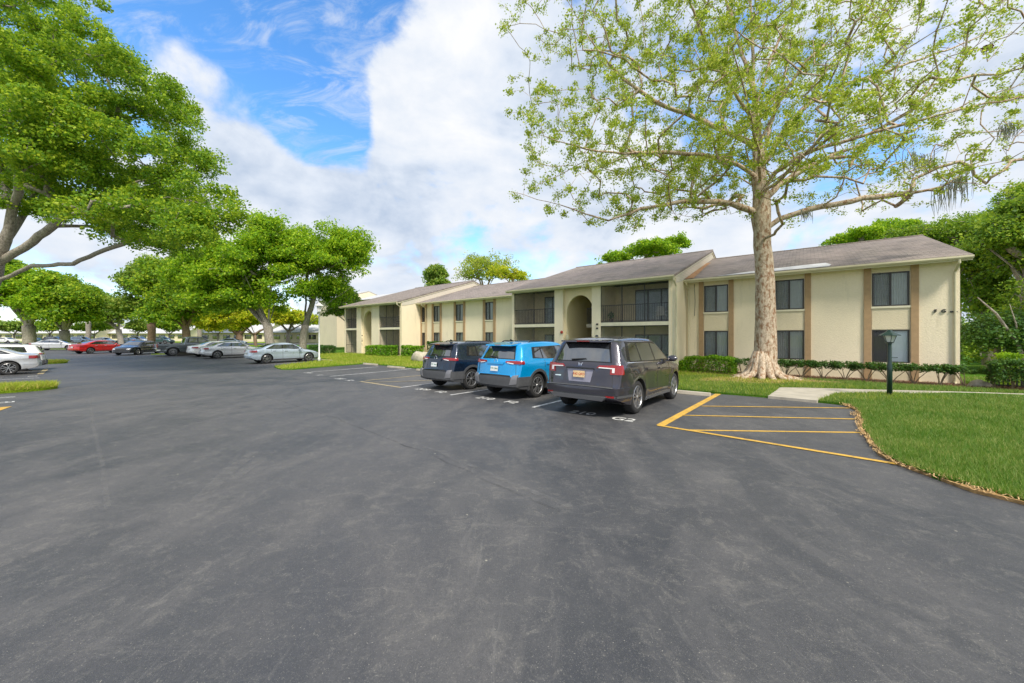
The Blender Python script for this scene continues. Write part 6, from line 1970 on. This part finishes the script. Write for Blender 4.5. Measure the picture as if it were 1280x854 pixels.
# woodland on the right
wood = [
 (1195, 30, .35, [(1180, 305, 46, 34), (1215, 300, 40, 36), (1150, 296, 30, 18)], 'woodland tree rising behind the right end of the roof', 'woodleaf'),
 (1235, 24, .30, [(1235, 370, 34, 50), (1225, 330, 34, 34)], 'woodland tree against the corner of the apartment building', 'woodleaf'),
 (1290, 21, .35, [(1282, 272, 36, 34), (1300, 320, 46, 46), (1262, 300, 34, 34)], 'tall woodland tree at the right edge under the sycamore', 'woodleaf'),
 (1262, 27, .3, [(1258, 300, 40, 44), (1270, 400, 36, 40)], 'woodland tree standing back behind the edge trees', 'woodleaf'),
 (1330, 19, .35, [(1325, 380, 60, 60), (1310, 430, 50, 40)], 'woodland tree partly past the right edge', 'woodleaf'),
 (1245, 18.6, .12, [(1240, 428, 24, 26), (1262, 420, 22, 30)], 'low dark understorey tree beside the apartment corner', 'hedgedk'),
 (1225, 34, .3, [(1235, 285, 40, 22), (1290, 245, 40, 24)], 'distant woodland crown high at the right', 'oak'),
]
for i, (px, Y, tr, cr, lab, lf) in enumerate(wood):
    blobtree('woodland_tree', px, 440, Y, tr, cr, lab, M[lf], M['bark'], 60+i, 21000 if Y > 20 else 19000, .17 if Y > 20 else .13, group='woodland trees on the right', lump=1.15, clump=.62, att=9)
# leaning bare grey trunk in the woodland
m = MB(); m.tube([atd(1290, 478, 17.5), atd(1272, 430, 17.6), atd(1245, 392, 17.8), atd(1222, 372, 18)], [.10, .07, .05, .02], 7)
m.tube([atd(1274, 438, 17.6), atd(1270, 405, 17.5), atd(1262, 380, 17.4)], [.05, .03, .01], 6); o = m.build('fallen_branch', M['bark'], smooth=True)
tag(o, 'leaning bare grey trunk in front of the woodland at the right edge', 'dead tree')
# far backdrop wood
def farwood():
    rg = np.random.default_rng(8); C = []
    for k in range(620):
        a = rg.uniform(-64, 62); Y = rg.uniform(150, 185); X = math.tan(math.radians(a))*Y
        C.append((X, Y, rg.uniform(0, 9 if a < 0 else 12)))
    C = np.array(C)
    V = leaves_np(C, np.full(len(C), 3.4), 50000, 1.1, rg, .8, .4)
    tag(npmesh('far_wood', V, 4, M['oak_grey']), 'far line of trees along the horizon', 'trees', kind='stuff')
farwood()
def rightwood():
    rg = np.random.default_rng(9); C = []
    for k in range(420):
        x = rg.uniform(3.5, 34); t = rg.uniform(3.5, 22)
        p = bl(x, t, 0); C.append((p.x, p.y, rg.uniform(0, 5.0)))
    C = np.array(C)
    V = leaves_np(C, np.full(len(C), .9), 60000, .26, rg, .9, .4)
    tag(npmesh('undergrowth', V, 4, M['woodleaf']), 'dense dark undergrowth filling the woodland at the right', 'undergrowth', kind='stuff')
rightwood()

# ------------------------------------------------------------------ sky, sun, camera
SUN_EL, SUN_AZ = math.radians(52), math.radians(158)   # azimuth measured clockwise from +Y
w = bpy.data.worlds.new('World'); S.world = w; w.use_nodes = True
nt = w.node_tree; bg = nt.nodes['Background']; out = nt.nodes['World Output']
sky = N(nt, 'ShaderNodeTexSky', sky_type='NISHITA'); sky.sun_disc = False
sky.sun_elevation = SUN_EL; sky.sun_rotation = SUN_AZ; sky.air_density = 1.0; sky.dust_density = .4; sky.ozone_density = 2.5
hs = N(nt, 'ShaderNodeHueSaturation', ins={'Saturation': 1.25, 'Value': 1.35}); nt.links.new(sky.outputs[0], hs.inputs['Color'])
nt.links.new(hs.outputs[0], bg.inputs['Color']); bg.inputs['Strength'].default_value = SKY_STR
tc = N(nt, 'ShaderNodeTexCoord').outputs['Generated']
sx = N(nt, 'ShaderNodeSeparateXYZ'); nt.links.new(tc, sx.inputs[0])
zc = mathn(nt, 'ADD', mathn(nt, 'MAXIMUM', sx.outputs[2], 0.0), .22)
cx = N(nt, 'ShaderNodeCombineXYZ')
nt.links.new(mathn(nt, 'DIVIDE', sx.outputs[0], zc), cx.inputs[0]); nt.links.new(mathn(nt, 'DIVIDE', sx.outputs[1], zc), cx.inputs[1])
pv = cx.outputs[0]
def dirv(px, py):
    v = Vector(((px-640)/FOC, 1, -(py-HOR)/FOC)).normalized(); return tuple(v)
def lobe(px, py, rad_deg, soft):
    d = N(nt, 'ShaderNodeVectorMath', operation='DOT_PRODUCT'); nt.links.new(tc, d.inputs[0]); d.inputs[1].default_value = dirv(px, py)
    mr = N(nt, 'ShaderNodeMapRange', interpolation_type='SMOOTHSTEP', ins={'From Min': math.cos(math.radians(rad_deg+soft)), 'From Max': math.cos(math.radians(max(0, rad_deg-soft)))})
    nt.links.new(d.outputs['Value'], mr.inputs['Value']); return mr.outputs[0]
n1 = noise(nt, 2.4, 10, .56, mapping(nt, tc, (1, 1, 1.5), loc=(3.3, 1.7, 0)), .25)
n2 = noise(nt, 7.5, 9, .58, mapping(nt, tc, (1, 1, 1.5), loc=(1.1, 6.2, 0)), .25)
dens = mathn(nt, 'ADD', mathn(nt, 'MULTIPLY', n1, 1.5), mathn(nt, 'SUBTRACT', mathn(nt, 'MULTIPLY', n2, .75), .45))
bias = mathn(nt, 'ADD', .20, 0.0)
holes = None
for px, py, r, sft, k in ((300, -30, 13, 9, .42), (110, 0, 9, 8, .36), (420, 70, 7, 6, .34), (398, 160, 4, 4, .30), (520, 0, 5, 6, .16), (350, 252, 2.0, 2.2, .25), (690, 5, 7, 7, .15), (1120, 60, 9, 9, .12)):
    l = mathn(nt, 'MULTIPLY', lobe(px, py, r, sft), k)
    holes = l if holes is None else mathn(nt, 'ADD', holes, l)
for px, py, r, sft, k in ((300, 200, 8, 6, .25), (215, 120, 6, 5, .22), (500, 125, 5, 4, .32), (190, 70, 4, 3, .24), (370, 120, 2.2, 2.5, .24), (455, 95, 3, 3, .2), (620, 60, 8, 7, .3)):
    holes = mathn(nt, 'SUBTRACT', holes, mathn(nt, 'MULTIPLY', lobe(px, py, r, sft), k))
dn = mathn(nt, 'SUBTRACT', mathn(nt, 'ADD', dens, .20), holes)
mr = N(nt, 'ShaderNodeMapRange', interpolation_type='SMOOTHSTEP', ins={'From Min': .52, 'From Max': .80}); nt.links.new(dn, mr.inputs['Value'])
wv = noise(nt, 4.0, 10, .68, mapping(nt, pv, (1.0, 2.2, 1), (0, 0, .5), (9.1, 4.4, 0)), 1.2)
wisp = N(nt, 'ShaderNodeMapRange', interpolation_type='SMOOTHSTEP', ins={'From Min': .42, 'From Max': .72, 'To Max': .55}); nt.links.new(wv, wisp.inputs['Value'])
mask = mathn(nt, 'MAXIMUM', mr.outputs[0], wisp.outputs[0])
# cloud shading from its own thickness
n3 = noise(nt, 2.8, 8, .55, mapping(nt, tc, (1, 1, 2.2), loc=(7.3, 2.2, 0)), .3)
sh = mathn(nt, 'ADD', mathn(nt, 'MULTIPLY', n3, .8), mathn(nt, 'MULTIPLY', n2, .42))
ccol = ramp(nt, sh, [(.45, (.52, .62, .78)), (.58, (.75, .82, .93)), (.76, (.97, .98, 1.0))])
bg2 = N(nt, 'ShaderNodeBackground'); nt.links.new(ccol, bg2.inputs['Color']); bg2.inputs['Strength'].default_value = CLOUD_STR
ms = N(nt, 'ShaderNodeMixShader'); nt.links.new(mask, ms.inputs[0]); nt.links.new(bg.outputs[0], ms.inputs[1]); nt.links.new(bg2.outputs[0], ms.inputs[2])
nt.links.new(ms.outputs[0], out.inputs['Surface'])

sd = bpy.data.lights.new('sun', 'SUN'); sd.energy = SUN_STR; sd.angle = math.radians(12); sd.color = (1.0, .93, .80)
so = bpy.data.objects.new('sun', sd); COL.objects.link(so)
dv = Vector((math.sin(SUN_AZ)*math.cos(SUN_EL), math.cos(SUN_AZ)*math.cos(SUN_EL), math.sin(SUN_EL)))
so.rotation_euler = dv.to_track_quat('Z', 'Y').to_euler(); so.location = dv*60

cd = bpy.data.cameras.new('camera'); cam = bpy.data.objects.new('camera', cd); COL.objects.link(cam)
cam.location = (0, 0, EYE); cam.rotation_euler = (PI/2, 0, 0)
cd.sensor_width = 36; cd.sensor_fit = 'HORIZONTAL'; cd.lens = FOC/1280*36; cd.shift_y = -8/1280
cd.clip_start = .1; cd.clip_end = 4000
S.camera = cam
S.render.resolution_x = 1024; S.render.resolution_y = 683
S.render.engine = 'CYCLES'
S.view_settings.view_transform = 'Standard'; S.view_settings.look = 'None'; S.view_settings.gamma = 1
S.view_settings.exposure = EXPO
S.cycles.max_bounces = 8; S.cycles.transparent_max_bounces = 16
